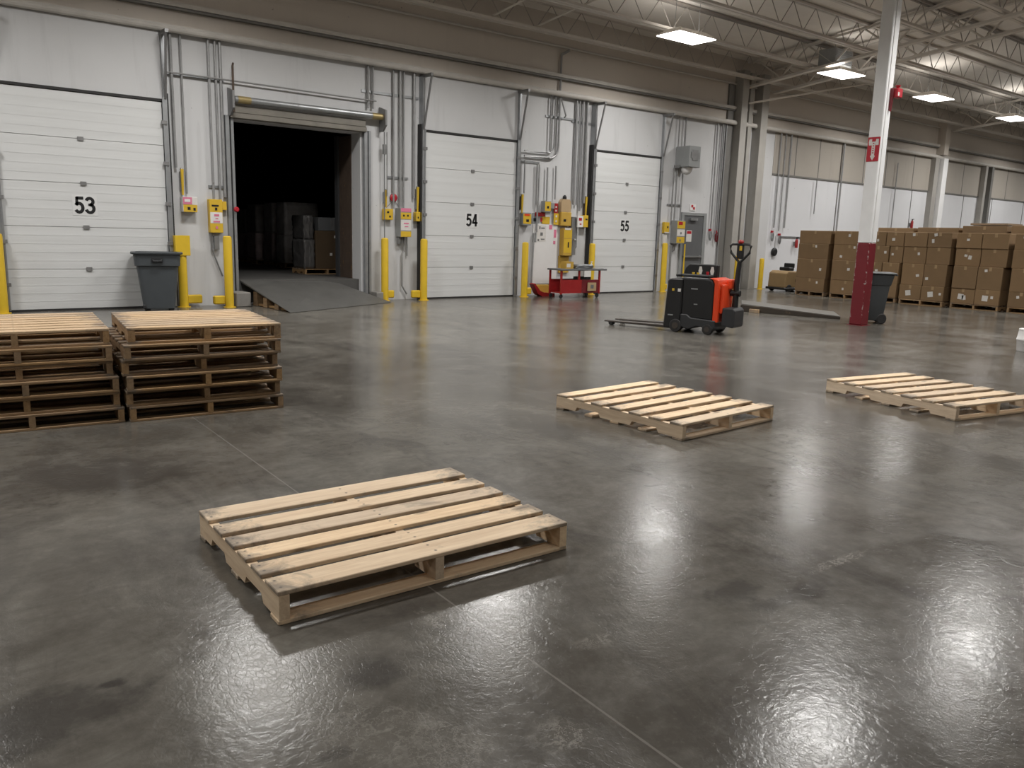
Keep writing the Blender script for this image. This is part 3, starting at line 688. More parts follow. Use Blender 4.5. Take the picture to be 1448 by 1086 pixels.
rack('conduit rack just left of dock door 55',
     [(13.86,2.25,4.79,.026),(13.96,2.25,4.79,.016),(14.08,2.1,4.79,.022),(14.22,2.3,4.79,.026)], [(13.75,14.4,4.26)], [([(14.02,1.7),(14.02,1.2),(13.94,1.1)], .014)])
rack('conduit rack right of dock door 55 under the grey fan box',
     [(17.55,1.95,3.4,.018),(17.68,1.95,3.4,.022),(17.92,1.9,3.45,.020),(17.92,3.97,4.79,.022),(17.66,3.97,4.79,.016),(17.62,.2,1.3,.026)], [(17.4,18.0,2.4)])
rack('conduits hanging between the grey door and the wall pillars',
     [(19.3,1.75,4.75,.020),(19.52,1.65,4.79,.018),(19.60,1.6,4.79,.024),(19.70,.6,4.79,.018)])
rack('conduits with red hooks right of the grey wall pillars',
     [(22.35,1.9,4.79,.022),(22.62,1.8,4.79,.018),(22.9,1.9,4.79,.026),(24.5,2.4,3.5,.016)], [(22.9,24.2,1.62)])
rack('conduit drop on the white panels behind the first carton loads', [(25.95,1.2,4.79,.026),(29.6,2.0,4.4,.018)])
rack('paired conduits on the far wall right of the white pillar', [(36.9,1.5,4.7,.03),(37.5,1.5,4.7,.04)])

def control_box(name, label, x0, x1, z0, z1, depth, body, bands, group='control boxes on the dock wall', cat='control box'):
    """bands: (fraction from, fraction to, material, part name) on the front face"""
    t = thing(name, label, cat, (0, D, 0), 0, group)
    bx(x0,-depth,z0,x1,-.002,z1).build('enclosure', body, t, bevel=.006)
    h = z1-z0
    for a, c, m, nm in bands: bx(x0+.008,-depth-.004,z0+a*h+.004,x1-.008,-depth-.0005,z0+c*h-.004).build(nm, m, t)
    return t
def marks(t, pts, m, y, nm='marking'):
    for x0, z0, x1, z1 in pts: bx(x0, y-.003, z0, x1, y, z1).build(nm, m, t)
t = control_box('control_box', 'small white and yellow control box above the yellow bollard behind the trash can', 4.34,4.60,1.72,1.99,.16, M_offwhite, [(0,.5,M_yellow2,'yellow_label')])
bx(4.345,-.168,1.86,4.50,-.161,1.985).build('pink_label', M_pink, t); marks(t, [(4.42,1.76,4.47,1.81),(4.52,1.75,4.56,1.80)], M_ink, -.165); marks(t, [(4.37,1.90,4.47,1.95)], M_white, -.169, 'print')
t = control_box('control_cabinet', 'tall yellow control panel with a white notice left of the dark open doorway', 4.82,5.06,1.36,1.97,.13, M_yellow2, [(.28,.62,M_white,'notice')])
marks(t, [(4.86,1.84,4.99,1.87),(4.92,1.77,4.96,1.82)], M_ink, -.133); marks(t, [(4.90,1.66,4.99,1.70),(4.92,1.61,4.97,1.63),(4.88,1.55,5.0,1.58),(4.92,1.43,4.96,1.48)], M_pink, -.136, 'print')
bx(5.065,-.10,1.78,5.15,-.01,1.94).build('side_switch', M_yellow2, t, bevel=.006)
b = MB(); b.tube([(4.86,-.06,1.36),(4.86,-.05,1.05),(5.04,-.05,.55)], .016, 6); b.box(4.90,-.09,1.05,4.99,-.01,1.30); b.build('cable', M_track, t)
t = control_box('control_box', 'small yellow control box above the bollard right of the dark open doorway', 8.47,8.68,1.71,1.94,.12, M_yellow2, [])
marks(t, [(8.53,1.85,8.58,1.89),(8.58,1.76,8.62,1.80)], M_ink, -.1205)
t = control_box('control_cabinet', 'grey control panel with yellow labels left of dock door 54', 8.80,9.07,1.36,1.97,.22, M_greybox, [(0,.2,M_yellow2,'yellow_foot'),(.22,.6,M_offwhite,'notice'),(.61,.85,M_yellow2,'yellow_band'),(.86,1,M_pink,'pink_band')])
marks(t, [(8.86,1.79,8.90,1.83),(8.96,1.79,9.0,1.83)], M_ink, -.224); marks(t, [(8.88,1.63,9.0,1.66),(8.90,1.57,8.99,1.59)], M_pink, -.225, 'print')
b = MB(); b.tube([(8.88,-.05,1.36),(8.86,-.05,1.20)], .05, 8); b.tube([(9.05,-.06,1.36),(9.06,-.05,.95)], .012, 6); b.build('cable', M_track, t)
def upright(label, x, z0, z1, tone):
    t = thing('dock_light', label, 'signal', (0, D, 0), 0, 'upright handles beside the dock doors')
    bx(x-.03,-.075,z0,x+.03,-.002,z1-.06).build('back_plate', tone, t, bevel=.008)
    b = MB(); b.tube([(x,-.09,z0-.08),(x,-.10,z1-.02)], [.018,.030], 8); b.build('lever', M_yellow2, t)
    MB().lathe([(.022,0),(.03,.03),(.018,.06)], 10).build('knob', M_track, t, (x,-.07,z1-.06)); return t
upright('yellow-brown upright lever right of dock door 53', 4.37, 2.10, 2.50, M_track)
upright('short yellow lever on the right rail of the dark open doorway', 8.52, 2.05, 2.35, M_galv)
t = upright('tall yellow lever with box at the left side of dock door 54', 9.30, 1.95, 2.45, M_track)
bx(9.24,-.13,1.70,9.38,-.002,1.90).build('switch_box', M_yellow2, t, bevel=.008); marks(t, [(9.28,1.76,9.31,1.80)], M_ink, -.131)
upright('brown upright lever at the right side of dock door 54', 12.20, 2.06, 2.44, M_rust)
t = upright('tall yellow lever with box at the left side of dock door 55', 14.27, 2.0, 2.48, M_rust)
bx(14.16,-.13,1.70,14.34,-.002,2.0).build('switch_box', M_yellow2, t, bevel=.008); marks(t, [(14.24,1.88,14.31,1.92)], M_ink, -.131)
t = thing('warning_lamp', 'red half-round lamp above the small yellow box right of the dark doorway', 'signal', (8.74, D, 2.18), 0)
q = MB().lathe([(.085,0),(.085,.03),(.05,.05)], 16).build('lens', M_signred, t, (0,-.01,0)); q.rotation_euler = (PI/2,0,0)
b = MB(); b.tube([(0,-.02,-.05),(-.18,-.02,-.22)], .006, 4); b.tube([(.03,-.02,-.06),(.17,-.02,-.22)], .006, 4); b.build('wire', M_track, t)
t = thing('warning_lamp', 'small red lamp at the left edge of the dark open doorway', 'signal', (5.31, D, 1.80), 0)
q = MB().lathe([(.05,0),(.05,.03),(.03,.05)], 12).build('lens', M_signred, t, (0,-.14,0)); q.rotation_euler = (PI/2,0,0)
MB().tube([(0,-.145,0),(0,-.102,0)], .02, 6).build('stem', M_track, t)

# cluster between doors 54 and 55
t = control_box('control_box', 'grey and yellow control box right of the bollard beside dock door 54', 12.20,12.46,1.70,2.0,.14, M_greybox, [(.1,.9,M_yellow2,'yellow_label')])
marks(t, [(12.30,1.78,12.38,1.84)], M_ink, -.1445); marks(t, [(12.24,1.92,12.40,1.97)], M_orange, -.1445, 'band')
t = control_box('control_box', 'grey box with yellow face above the white notices', 12.86,13.06,2.03,2.30,.15, M_greybox, [(.1,.95,M_yellow2,'yellow_label')]); marks(t, [(12.93,2.12,12.99,2.18)], M_ink, -.1545)
t = control_box('junction_box', 'small grey junction box under a conduit right of the grey and yellow box', 13.07,13.22,2.12,2.26,.10, M_greybox, [])
t = thing('sign_strip', 'row of yellow and red warning signs above the white notices', 'sign', (0, D, 0))
bx(12.58,-.02,1.76,12.80,-.002,2.0).build('grey_sign', M_greybox, t); bx(12.66,-.03,1.93,12.98,-.021,2.02).build('red_cap', M_red, t)
bx(12.90,-.022,1.75,13.14,-.002,1.92).build('yellow_sign', M_yellow2, t); marks(t, [(12.62,1.80,12.70,1.88)], M_ink, -.0205); marks(t, [(12.84,1.80,12.90,1.90)], M_signred, -.0225, 'print')
t = thing('notice_board', 'large white notice board with printed sheets left of the yellow cabinet', 'notice board', (0, D, 0))
bx(12.62,-.03,.28,13.40,-.002,1.74).build('board', M_white, t)
bx(12.74,-.034,1.32,13.02,-.0305,1.72).build('printed_sheet', M_offwhite, t); bx(12.60,-.036,1.30,12.72,-.0305,1.52).build('grey_plate', M_greybox, t)
marks(t, [(12.80,1.62,12.84,1.69),(12.86,1.63,12.98,1.66),(12.84,1.46,12.92,1.54),(12.86,1.36,12.98,1.39),(12.76,1.33,12.81,1.38)], M_track, -.0345)
marks(t, [(13.12,1.62,13.22,1.73),(13.28,1.42,13.36,1.62),(13.27,1.26,13.34,1.34)], M_pink, -.0305, 'print')
t = thing('warning_sign', 'narrow red and yellow vertical warning sign above the yellow cabinet', 'sign', (0, D, 0))
bx(13.24,-.06,1.74,13.40,-.045,2.02).build('yellow_plate', M_yellow2, t); bx(13.24,-.06,2.02,13.36,-.045,2.26).build('red_plate', M_red, t); bx(13.28,-.045,1.80,13.34,-.002,2.2).build('bracket', M_track, t)
marks(t, [(13.29,1.80,13.34,1.85),(13.29,1.92,13.34,1.97),(13.28,2.06,13.32,2.10),(13.28,2.15,13.32,2.19)], M_offwhite, -.0605)
t = thing('equipment_cover', 'tan and yellow rounded cover above the yellow cabinet', 'cover', (0, D, 0))
b = MB(); b.prism([(13.42,2.06),(13.74,2.06),(13.74,2.30),(13.69,2.37),(13.47,2.37),(13.42,2.30)], 'y', -.12, -.002); b.build('tan_cover', M_tan, t)
bx(13.42,-.13,1.72,13.76,-.002,2.055).build('yellow_body', M_ochre, t, bevel=.01); MB().lathe([(.05,0),(.05,.06),(.02,.10)], 10).build('black_knob', M_black, t, (13.56,-.07,2.37))
marks(t, [(13.50,1.82,13.58,1.88)], M_ink, -.1305)
t = control_box('wall_cabinet', 'tall yellow wall cabinet above the red cart', 13.50,13.78,.98,1.66,.16, M_ochre, [(.1,.62,M_yellow2,'door'),(.64,.95,M_yellow2,'upper_door')], None, 'cabinet')
marks(t, [(13.64,1.18,13.68,1.32)], M_ink, -.1645); bx(13.79,-.12,1.0,13.95,-.002,1.95).build('switchgear', M_track, t, bevel=.006)
bx(13.53,-.167,1.62,13.73,-.161,1.67).build('white_label', M_offwhite, t); MB().tube([(13.82,-.18,1.38),(13.88,-.18,1.38)], .03, 8).build('handle', M_galv, t)
o = bx(13.48,-.05,.55,13.80,-.002,.975).build('yellow_board', M_ochre, None, (0,D,0)); tag(o, 'yellow board on the wall under the yellow cabinet, above the cart', 'board')
t = thing('notice', 'white card with red print just left of dock door 55', 'sign', (0, D, 0))
bx(13.92,-.19,1.70,14.11,-.155,1.98).build('card', M_white, t); bx(13.97,-.155,1.75,14.06,-.002,1.93).build('holder', M_track, t); marks(t, [(13.96,1.86,14.06,1.93),(13.99,1.76,14.05,1.79)], M_signred, -.1905)
t = control_box('control_box', 'small yellow sign box beside dock door 55 above its right bollard', 17.26,17.46,1.62,1.92,.10, M_yellow2, [(0,.12,M_offwhite,'lower_label')]); marks(t, [(17.36,1.76,17.41,1.81)], M_ink, -.1035)
bx(17.27,-.07,1.30,17.42,-.01,1.60).build('lower_box', M_offwhite, t)
t = control_box('control_cabinet', 'grey control panel with yellow face left of the grey door', 17.62,17.96,1.34,1.98,.24, M_greybox, [(.03,.3,M_yellow2,'yellow_foot'),(.33,.62,M_offwhite,'notice'),(.65,.97,M_yellow2,'yellow_head')])
marks(t, [(17.68,1.86,17.84,1.94)], M_signred, -.2445); marks(t, [(17.76,1.60,17.82,1.66),(17.74,1.40,17.80,1.46)], M_track, -.2445, 'print')
b = MB(); b.tube([(17.70,-.06,1.34),(17.66,-.06,1.1),(17.78,-.05,1.15),(17.80,-.05,1.34)], .014, 6); b.build('cable', M_track, t)
t = thing('floor_pole', 'thin yellow upright pole left of the grey door', 'pole', (17.93, D-.3, 0)); MB().tube([(0,0,.01),(0,0,1.33)], .02, 8).build('pole', M_yellow, t); MB().lathe([(.06,0),(.06,.012)], 12).build('foot', M_yellow, t)

t = thing('wall_fan', 'grey fan box mounted high on the wall right of dock door 55', 'fan', (17.62, D-.52, 3.42))
bx(0,0,0,.46,.50,.56).build('housing', M_greybox, t, bevel=.01)
b = MB(); b.box(.06,-.012,.24,.40,-.001,.40); b.box(.12,-.014,.18,.34,-.001,.46); b.build('grille', M_track, t)
bx(-.03,.30,-.02,.0,.50,.06).build('bracket', M_track, t)
MB().lathe([(.005,-.20),(.10,-.17),(.15,-.10),(.16,-.001)], 16).build('dome', M_white, t, (.20,.25,0), smooth=True)
o = bx(18.38,-.02,2.28,18.62,-.002,2.46).build('exit_notice', M_white, None, (0,D,0)); tag(o, 'small white and red sign on the wall above the grey door', 'sign'); marks(o, [(18.42,2.37,18.50,2.44),(18.50,2.31,18.58,2.38)], M_signred, -.0205)

def hooked(label, x, z, m):
    t = thing('hanging_coil', label, 'coil', (x, D, z), 0, 'coils hung from conduits'); t.scale = (.8,.8,.8)
    b = MB()
    for k in range(3):
        b.tube([(.06*math.cos(a)*(1-.1*k), -.07-.02*k, -.16-.17*math.sin(a)) for a in [2*PI*j/12 for j in range(13)]], .013, 5)
    b.build('coil', m, t); bx(-.03,-.10,0,.03,-.002,.08).build('hook', M_signred, t); return t
hooked('red-handled coil hanging right of the grey door', 19.30, 1.72, M_greybox)
hooked('dark red coil hanging left of the grey pillars', 19.58, 1.68, M_darkred)
hooked('red coil hanging right of the grey pillars', 22.35, 1.74, M_greybox)
hooked('grey coil hanging beside the red coil right of the pillars', 22.75, 1.66, M_track)
def extinguisher(label, x, z):
    t = thing('fire_extinguisher', label, 'fire extinguisher', (x, D-.10, z), 0, 'fire extinguishers on the far wall'); t.scale = (.65,.65,.65)
    MB().lathe([(.07,0),(.075,.02),(.075,.36),(.05,.42),(.025,.45)], 16).build('cylinder', M_red, t, smooth=True)
    b = MB(); b.box(-.02,-.03,.45,.02,.03,.50); b.box(-.02,-.10,.50,.02,.02,.53); b.build('valve', M_black, t)
    MB().tube([(.03,0,.47),(.10,0,.40),(.10,0,.12)], .012, 6).build('hose', M_black, t); bx(-.05,.07,.1,.05,.15,.3).build('bracket', M_track, t); return t
extinguisher('red fire extinguisher on the white panel left of the carton loads', 23.65, 1.28)
extinguisher('red fire extinguisher on the white panel above the carton loads', 31.1, 2.1)
t = thing('wall_reel', 'round black reel on the wall right of the grey pillars', 'reel', (22.55, D, 1.14))
q = MB().lathe([(.10,0),(.13,.02),(.13,.07),(.10,.09)], 18).build('drum', M_black, t, (0,-.003,0)); q.rotation_euler = (PI/2,0,0); MB().tube([(0,-.05,.12),(0,-.045,.5)], .008, 5).build('cord', M_track, t)

# ------------------------------------------------------------------ ramp into the dark room
t = thing('dock_ramp', 'grey steel dock ramp rising into the dark open doorway', 'ramp')
A, B, Cc, Dd = Vector((5.59,13.67,.004)), Vector((8.32,14.93,.004)), Vector((7.30,15.93,.462)), Vector((5.42,15.76,.466))
b = MB(); th = Vector((0,0,.032)); b.hexa([A,B,Cc-th,Dd-th], [A+Vector((0,0,.008)),B+Vector((0,0,.008)),Cc,Dd]); b.build('deck_plate', M_plate, t)
b = MB(); n = Vector((-.05,-.05,0))
b.hexa([B, Vector((7.97,15.6,.0)), Vector((7.97,15.6,.001)), B+Vector((.02,.0,.001))], [B+Vector((0,0,.005)), Vector((7.30,15.60,.44)), Vector((7.34,15.6,.44)), B+Vector((.02,0,.006))]) if False else None
b._add([B, Cc-th, Vector((Cc.x,Cc.y,0)), B+Vector((-.3,0,0)), Vector((Cc.x-.2,Cc.y,.0)), Cc-th+Vector((-.2,0,0))], [(0,1,2),(3,5,4),(0,3,5,1),(1,5,4,2),(0,2,4,3)]); b.build('side_skirt', M_plate, t)
for k, (f, h) in enumerate(((.30,.10),(.52,.18),(.72,.26))):
    p = A.lerp(Vector((Dd.x,Dd.y,0)), f); bx(-.02,-.07,.006,.24,.07,h+.01).build('wood_block', M_oy, t, (p.x+.06,p.y,0), R(8), bevel=.004)
bx(-.03,-.9,.006,.03,.6,.05).build('wood_rail', M_oy, t, (5.62,14.75,0), R(6), bevel=.004)
o = bx(-.14,-.22,0,.14,.22,.27).build('concrete_block', M_slab, None, (5.25,15.27,0), 0, bevel=.015); tag(o, 'low concrete block between the bollard and the dock ramp', 'block')
o = bx(-.2,-.16,0,.2,.16,.20).build('concrete_block', M_slab, None, (8.19,15.34,.0), 0, bevel=.015); o.scale = (.4,1,1); tag(o, 'low concrete block right of the dock ramp beside the yellow bollard', 'block')

# ------------------------------------------------------------------ wrapped loads in the dark room
def wrinkled(sx, sy, z0, z1, seed, amp=.012, n=9):
    rg = random.Random(seed); bm = bmesh.new(); bmesh.ops.create_cube(bm, size=1)
    bmesh.ops.subdivide_edges(bm, edges=bm.edges, cuts=n, use_grid_fill=True)
    for v in bm.verts:
        q = Vector(v.co); bul = 1 - .05*abs(q.z*2)**3
        v.co = (q.x*sx*bul + rg.uniform(-amp,amp), q.y*sy*bul + rg.uniform(-amp,amp), (q.z+.5)*(z1-z0) + z0 + rg.uniform(-amp,amp)*.4*(abs(q.z) < .49))
    me = bpy.data.meshes.new('wrapped_bundle'); bm.to_mesh(me); bm.free()
    for p in me.polygons: p.use_smooth = True
    return me
WL = [(8.72,22.80,1.05,.78,(.74,.78),'wrapped load at the left in the dark room, nearest the doorway edge',M_film2),
      (8.80,21.78,1.0,.66,(.76,.80),'tallest wrapped load, second from the left in the dark room',M_film2),
      (8.72,20.72,1.0,.62,(.72,.84),'dark wrapped load, third from the left in the dark room',M_film),
      (8.80,24.0,1.0,.9,(.70,.7),'wrapped load mostly hidden by the left door jamb in the dark room',M_film2)]
for i, (x, y, sx, sy, hh, lab, m2) in enumerate(WL):
    pallet('dark pallet under the ' + lab.split(',')[0].replace('mostly hidden by the left door jamb','hidden by the door jamb'), sx, sy, .125, even(6,sy,.09), (x-sx/2,y-sy/2,RF), 0, M_ox, M_oy, 'pallets in the dark room')
    t = thing('wrapped_load', lab, 'wrapped load', (x, y, RF+.126), 0, 'wrapped loads in the dark room')
    link('lower_bundle', wrinkled(sx-.03,sy-.03,.0,hh[0],i*3+1), m2, t); link('upper_bundle', wrinkled(sx-.07,sy-.07,hh[0]+.002,hh[0]+hh[1],i*3+2), M_film, t)
pallet('dark pallet under the wrapped load and brown cartons in the dark room', 1.12, .74, .125, even(5,.74,.1), (7.5,17.45,RF), 0, M_ox, M_oy, 'pallets in the dark room')
t = thing('wrapped_load', 'shiny wrapped load right of the others, beside brown cartons in the dark room', 'wrapped load', (7.63,17.82,RF+.126), 0, 'wrapped loads in the dark room')
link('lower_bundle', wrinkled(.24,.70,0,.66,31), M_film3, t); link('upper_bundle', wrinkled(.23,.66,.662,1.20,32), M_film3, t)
o = bx(-.40,-.34,0,.40,.34,.86).build('carton', M_cardb, None, (8.19,17.82,RF+.127), 0, bevel=.01); tag(o, 'brown carton beside the shiny wrapped load in the dark room', 'box')
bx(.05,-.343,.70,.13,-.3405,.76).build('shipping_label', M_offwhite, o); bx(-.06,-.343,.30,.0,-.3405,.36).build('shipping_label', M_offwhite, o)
o = bx(-.33,-.33,0,.33,.33,.30).build('carton', M_greydoor, None, (8.20,17.82,RF+.989), 0, bevel=.01); tag(o, 'low grey carton on the brown carton in the dark room', 'box'); bx(-.04,-.332,.02,.04,-.3305,.28).build('packing_tape', M_track, o)

# ------------------------------------------------------------------ red cart
t = thing('work_cart', 'red steel work cart with grey top between dock doors 54 and 55', 'cart', (13.30, 14.72, 0), R(-3))
for x in (-.62,.56):
    for y in (-.22,.22): bx(x-.02,y-.02,.10,x+.02,y+.02,.66).build('leg', M_red, t)
bx(-.68,-.27,.66,.76,.27,.70).build('table_top', M_greydoor, t, bevel=.006)
b = MB(); b.box(-.60,-.235,.12,.0,-.215,.44); b.box(-.60,-.215,.12,.54,.215,.14); b.box(-.60,.215,.14,.54,.235,.44); b.build('lower_tray', M_red, t)
b = MB(); b.box(.0,-.235,.12,.54,-.2,.44); b.build('drawer_front', M_darkred, t, bevel=.004)
bx(-.10,-.24,.44,-.06,-.20,.66).build('upright', M_red, t); bx(.74,-.04,.66,.84,.04,.70).build('push_handle', M_rubber, t)
for x in (-.60,.52):
    for y in (-.2,.2):
        q = MB().lathe([(.045,-.016),(.05,-.01),(.05,.01),(.045,.016)], 16).build('caster', M_rubber, t, (x,y,.05)); q.rotation_euler = (PI/2,0,0)
t = thing('cloth_pile', 'crumpled grey rags on the red cart top', 'rags', (13.45,14.70,.702))
link('rags', wrinkled(.52,.30,0,.10,77,.025,6), M_galv, t)
t = thing('spray_bottle', 'small white bottle on the right of the red cart top', 'bottle', (13.76,14.68,.702)); MB().lathe([(.03,0),(.032,.09),(.012,.12),(.012,.15)], 12).build('body', M_white, t); bx(-.02,-.03,.15,.02,.01,.17).build('cap', M_white, t)
o = bx(-.13,-.012,0,.13,.012,.20).build('yellow_sign', M_tan, None, (13.58,14.44,.17), R(-3)); tag(o, 'small tan card leaning on the red cart drawer', 'card'); marks(o, [(-.05,.06,.05,.15)], M_track, -.0121)
t = thing('black_bag', 'black bag lying in the open shelf of the red cart', 'bag', (13.50,14.72,.141)); link('bag', wrinkled(.34,.30,0,.36,79,.02,6), M_black, t)
o = bx(-.11,-.004,0,.11,.004,.15).build('white_paper', M_white, None, (13.42,14.437,.51), 0); tag(o, 'white paper hanging under the red cart top', 'paper')
t = thing('tan_box', 'small tan box on the left of the red cart top', 'box', (13.0,14.72,.702)); bx(-.12,-.1,0,.12,.1,.16).build('box_body', M_ochre, t); bx(-.10,-.103,.03,.02,-.1005,.12).build('paper_label', M_offwhite, t)
t = thing('wheel_chock', 'red curved wheel chock with chain lying by the wall left of the red cart', 'chock', (12.72,15.30,0), R(-4))
MB().prism([(-.32,.30),(-.18,.06),(-.06,0),(.32,0),(.32,.07),(.0,.09),(-.12,.14),(-.28,.32)], 'y', -.10, .10).build('scoop', M_red, t)
bx(-.12,.11,.02,.34,.16,.27).build('yellow_back', M_ochre, t, bevel=.01)

# ------------------------------------------------------------------ pallet truck
t = thing('pallet_truck', 'black and orange-red electric pallet truck with forks pointing left', 'pallet truck', (9.99, 8.86, 0), R(-73))
for v in (.01, .40):
    b = MB(); b.hexa([(-1.14,v+.03,.055),(.10,v,.05),(.10,v+.17,.05),(-1.14,v+.14,.055)], [(-1.14,v+.03,.078),(.10,v,.10),(.10,v+.17,.10),(-1.14,v+.14,.078)]); b.build('fork', M_forks, t, bevel=.006)
    q = MB().lathe([(.036,-.05),(.04,-.045),(.04,.045),(.036,.05)], 14).build('load_wheel', M_rubber, t, (-1.02,v+.085,.041)); q.rotation_euler = (PI/2,0,0)
MB().prism([(-.03,.05),(.27,.05),(.27,.86),(.06,.86),(.015,.83)], 'y', 0, .55).build('fork_carriage', M_black, t, bevel=.02)
MB().prism([(.275,.24),(.80,.22),(.80,.80),(.76,.86),(.70,.885),(.275,.885)], 'y', .015, .54).build('battery_cover', M_black, t, bevel=.03, seg=2)
b = MB(); b.prism([(.275,.30),(.275,.10),(.42,.06),(.55,.12),(.64,.12),(.70,.06),(.82,.06),(.86,.12),(.86,.23),(.45,.25),(.38,.30)], 'y', -.02, .57); b.build('skirt', M_darkgrey, t, bevel=.012)
MB().prism([(.805,.20),(.885,.20),(.885,.80),(.86,.87),(.77,.895),(.715,.89),(.775,.862),(.805,.80)], 'y', .0, .55).build('rear_cover', M_orange, t, bevel=.012)
bx(.886,.06,.34,.94,.48,.80).build('motor_cover', M_orange, t, bevel=.03, seg=2)
bx(.90,.26,.72,.98,.50,.875).build('upper_cover', M_orange, t, bevel=.03, seg=2)
b = MB(); y0, y1 = .05, .15
b.prism([(.12,.887),(.70,.887),(.70,1.09),(.23,1.09),(.16,1.03)], 'y', .34, .46)
b.box(.12,.06,.887,.19,.339,.93)
rest = b.build('load_backrest', M_black, t, bevel=.012)
b = MB()
for u in (.42,.62): b.prism([(u-.034,.985),(u-.018,1.055),(u+.018,1.055),(u+.034,.985),(u+.018,.92),(u-.018,.92)], 'y', .337, .3395)
b.build('window_slot', M_offwhite, rest)
b = MB(); b.box(.20,.12,.887,.66,.33,.93); b.build('top_tray', M_darkgrey, t, bevel=.01)
b = MB(); b.lathe([(.02,0),(.022,.03)], 10, (.36,.2,.931)); b.lathe([(.02,0),(.022,.03)], 10, (.44,.2,.931)); b.build('knob', M_yellow2, t)
MB().lathe([(.02,0),(.024,.05)], 10).build('lever', M_signred, t, (.60,.2,.931))
for u, rr_ in ((.20,.105),(.78,.085)):
    for v in (-.015,.49):
        q = MB().lathe([(rr_*.3,-.052),(rr_*.92,-.05),(rr_,-.035),(rr_,.035),(rr_*.92,.05),(rr_*.3,.052)], 24).build('wheel', M_rubber, t, (u if u < .5 else .74,v+.035,rr_), smooth=True); q.rotation_euler = (PI/2,0,0)
        g_ = MB().lathe([(rr_*.5,-.056),(rr_*.5,.056)], 16).build('hub', M_forks, q)
b = MB(); b.prism([(.945,.16),(1.13,.13),(1.15,.16),(1.15,.40),(1.12,.44),(.945,.44)], 'y', .04, .46); b.build('step_box', M_darkgrey, t, bevel=.02, seg=2)
MB().tube([(1.03,.36,.441),(1.03,.36,.80),(1.05,.36,1.16)], [.05,.042,.036], 12).build('tiller', M_black, t, smooth=True)
MB().tube([(.95,.36,.66),(1.10,.36,.66)], .05, 12).build('pivot', M_black, t)
hp = [(1.05,.36,1.14)] + [(1.05 + sx*dy, .36, z) for sx, dy, z in ((-1,.06,1.20),(-1,.15,1.30),(-1,.165,1.40),(-1,.13,1.425),(0,0,1.43),(1,.13,1.425),(1,.165,1.40),(1,.15,1.30),(1,.06,1.20))] + [(1.05,.36,1.14)]
MB().tube(hp, .020, 8).build('tiller_handle', M_black, t, smooth=True)
b = MB(); b.box(1.00,.33,1.20,1.10,.39,1.44); hd = b.build('tiller_head', M_black, t, bevel=.012)
MB().lathe([(.04,0),(.045,.03),(.025,.055)], 14).build('stop_button', M_red, hd, (1.05,.36,1.441)); bx(1.045,.322,1.33,1.085,.3295,1.40).build('yellow_sticker', M_yellow2, hd)
bx(.945,.46,.46,1.0,.56,.56).build('red_bumper', M_red, t, bevel=.012)
b = MB(); b.box(.10,-.004,.66,.14,-.0005,.70); b.build('orange_sticker', M_yellow2, t); b = MB(); b.box(.20,-.004,.65,.25,-.0005,.70); b.build('white_sticker', M_offwhite, t)
b = MB(); b.box(.42,.010,.70,.53,.0145,.72); b.box(.48,.010,.46,.54,.0145,.475); b.build('lettering', M_galv, t); b = MB(); b.box(.05,-.004,.26,.14,-.0005,.28); b.build('lettering', M_galv, t)
q = MB().prism([(.06,.74),(.20,.72),(.22,.79),(.14,.80)], 'x', .8855, .888).build('white_sticker', M_offwhite, t)

# low steel plate on wood blocks behind the truck
t = thing('floor_plate', 'thin steel plate propped on wood blocks between the pallet truck and red column', 'plate')
P_ = [(14.28,10.55),(14.86,8.62),(15.85,9.35),(15.35,11.35)]; hz = [.165,.06,.05,.15]
b = MB(); b.hexa([(x,y,h-.012) for (x,y),h in zip(P_,hz)], [(x,y,h) for (x,y),h in zip(P_,hz)]); b.build('steel_sheet', M_platefl, t)
bx(-.02,-.10,.004,.05,.10,.075).build('wood_block', M_tx, t, (14.27,10.22,0), R(14))
for x, y, h in ((14.42,10.25,.085),(14.55,9.8,.065),(15.3,10.6,.10),(14.72,9.3,.035)): bx(-.06,-.14,0,.10,.14,h).build('wood_block', M_tx, t, (x,y,0), R(14))
b = MB(); b.hexa([(14.24,10.54,.004),(14.83,8.62,.004),(14.86,8.62,.004),(14.28,10.54,.004)], [(14.24,10.54,.148),(14.83,8.62,.046),(14.86,8.62,.046),(14.28,10.54,.148)]); b.build('gap_shade_board', M_edge, t)  # dark board put in for the shaded slit below the sheet

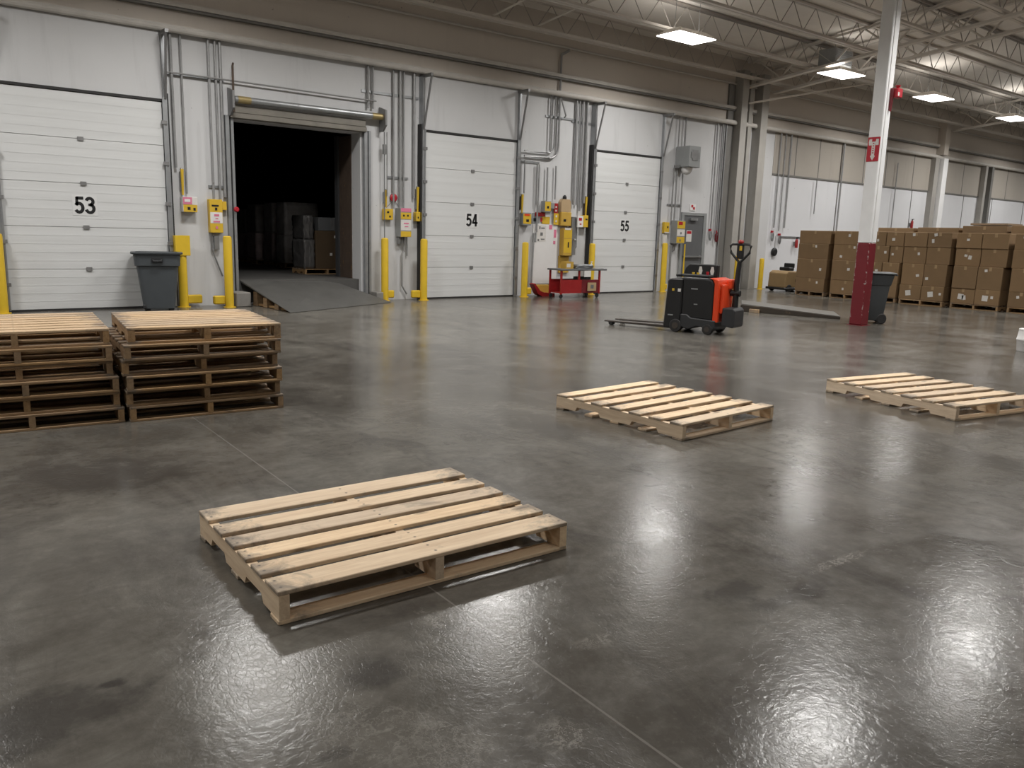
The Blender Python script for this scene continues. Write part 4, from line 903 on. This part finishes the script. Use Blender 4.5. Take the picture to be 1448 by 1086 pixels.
# tan tug beyond the pillars
t = thing('tow_tug', 'low tan tow tug with black seat left of the carton loads', 'tow vehicle', (21.45, 14.35, 0), R(-10))
b = MB(); b.prism([(-.35,.12),(.9,.12),(.9,.42),(.45,.46),(.40,.60),(-.22,.62),(-.33,.55)], 'y', -.35, .35); b.build('body', M_tanbody, t, bevel=.04, seg=2)
bx(-.40,-.38,.06,.95,.38,.13).build('bumper', M_black, t, bevel=.01)
b = MB(); b.box(-.08,-.2,.62,.14,.2,.72); b.box(.10,-.2,.70,.16,.2,.84); b.build('seat', M_black, t, bevel=.02); bx(.42,-.25,.46,.80,.25,.54).build('control_pod', M_black, t, bevel=.03)
MB().tube([(.62,.0,.54),(.56,.0,.70)], .015, 6).build('steering_post', M_track, t)
for x in (-.18,.68):
    for y in (-.33,.33):
        q = MB().lathe([(.09,-.04),(.11,-.03),(.11,.03),(.09,.04)], 18).build('wheel', M_rubber, t, (x,y,.11)); q.rotation_euler = (PI/2,0,0)
b = MB(); b.box(.05,-.354,.30,.22,-.3505,.38); b.build('vent', M_black, t)
o = bx(-.2,-.25,0,.2,.25,.40).build('carton', M_card, None, (22.85,14.3,0), R(-6), bevel=.01); tag(o, 'single low brown carton on the floor beside the tan tug', 'box'); bx(-.203,-.03,.3,-.2005,.03,.38).build('packing_tape', M_tape, o)
# white pail at the right edge
t = thing('white_pail', 'white plastic pail at the right picture edge', 'pail', (13.17,4.66,0))
MB().lathe([(.125,0),(.13,.01),(.145,.16),(.150,.165),(.150,.18),(.145,.185),(.13,.30),(.11,.315)], 28).build('bucket', M_white, t, smooth=True)
MB().lathe([(.128,.300),(.132,.305),(.132,.325),(.12,.33)], 28).build('lid', M_white, t)

# ------------------------------------------------------------------ world and view
wd_ = bpy.data.worlds.new('world'); S.world = wd_; wd_.use_nodes = True
wd_.node_tree.nodes['Background'].inputs[0].default_value = (.5,.47,.43,1); wd_.node_tree.nodes['Background'].inputs[1].default_value = .1
S.view_settings.view_transform = 'Standard'; S.view_settings.look = 'None'; S.view_settings.gamma = 1; S.view_settings.use_curve_mapping = False
S.view_settings.exposure = -0.72
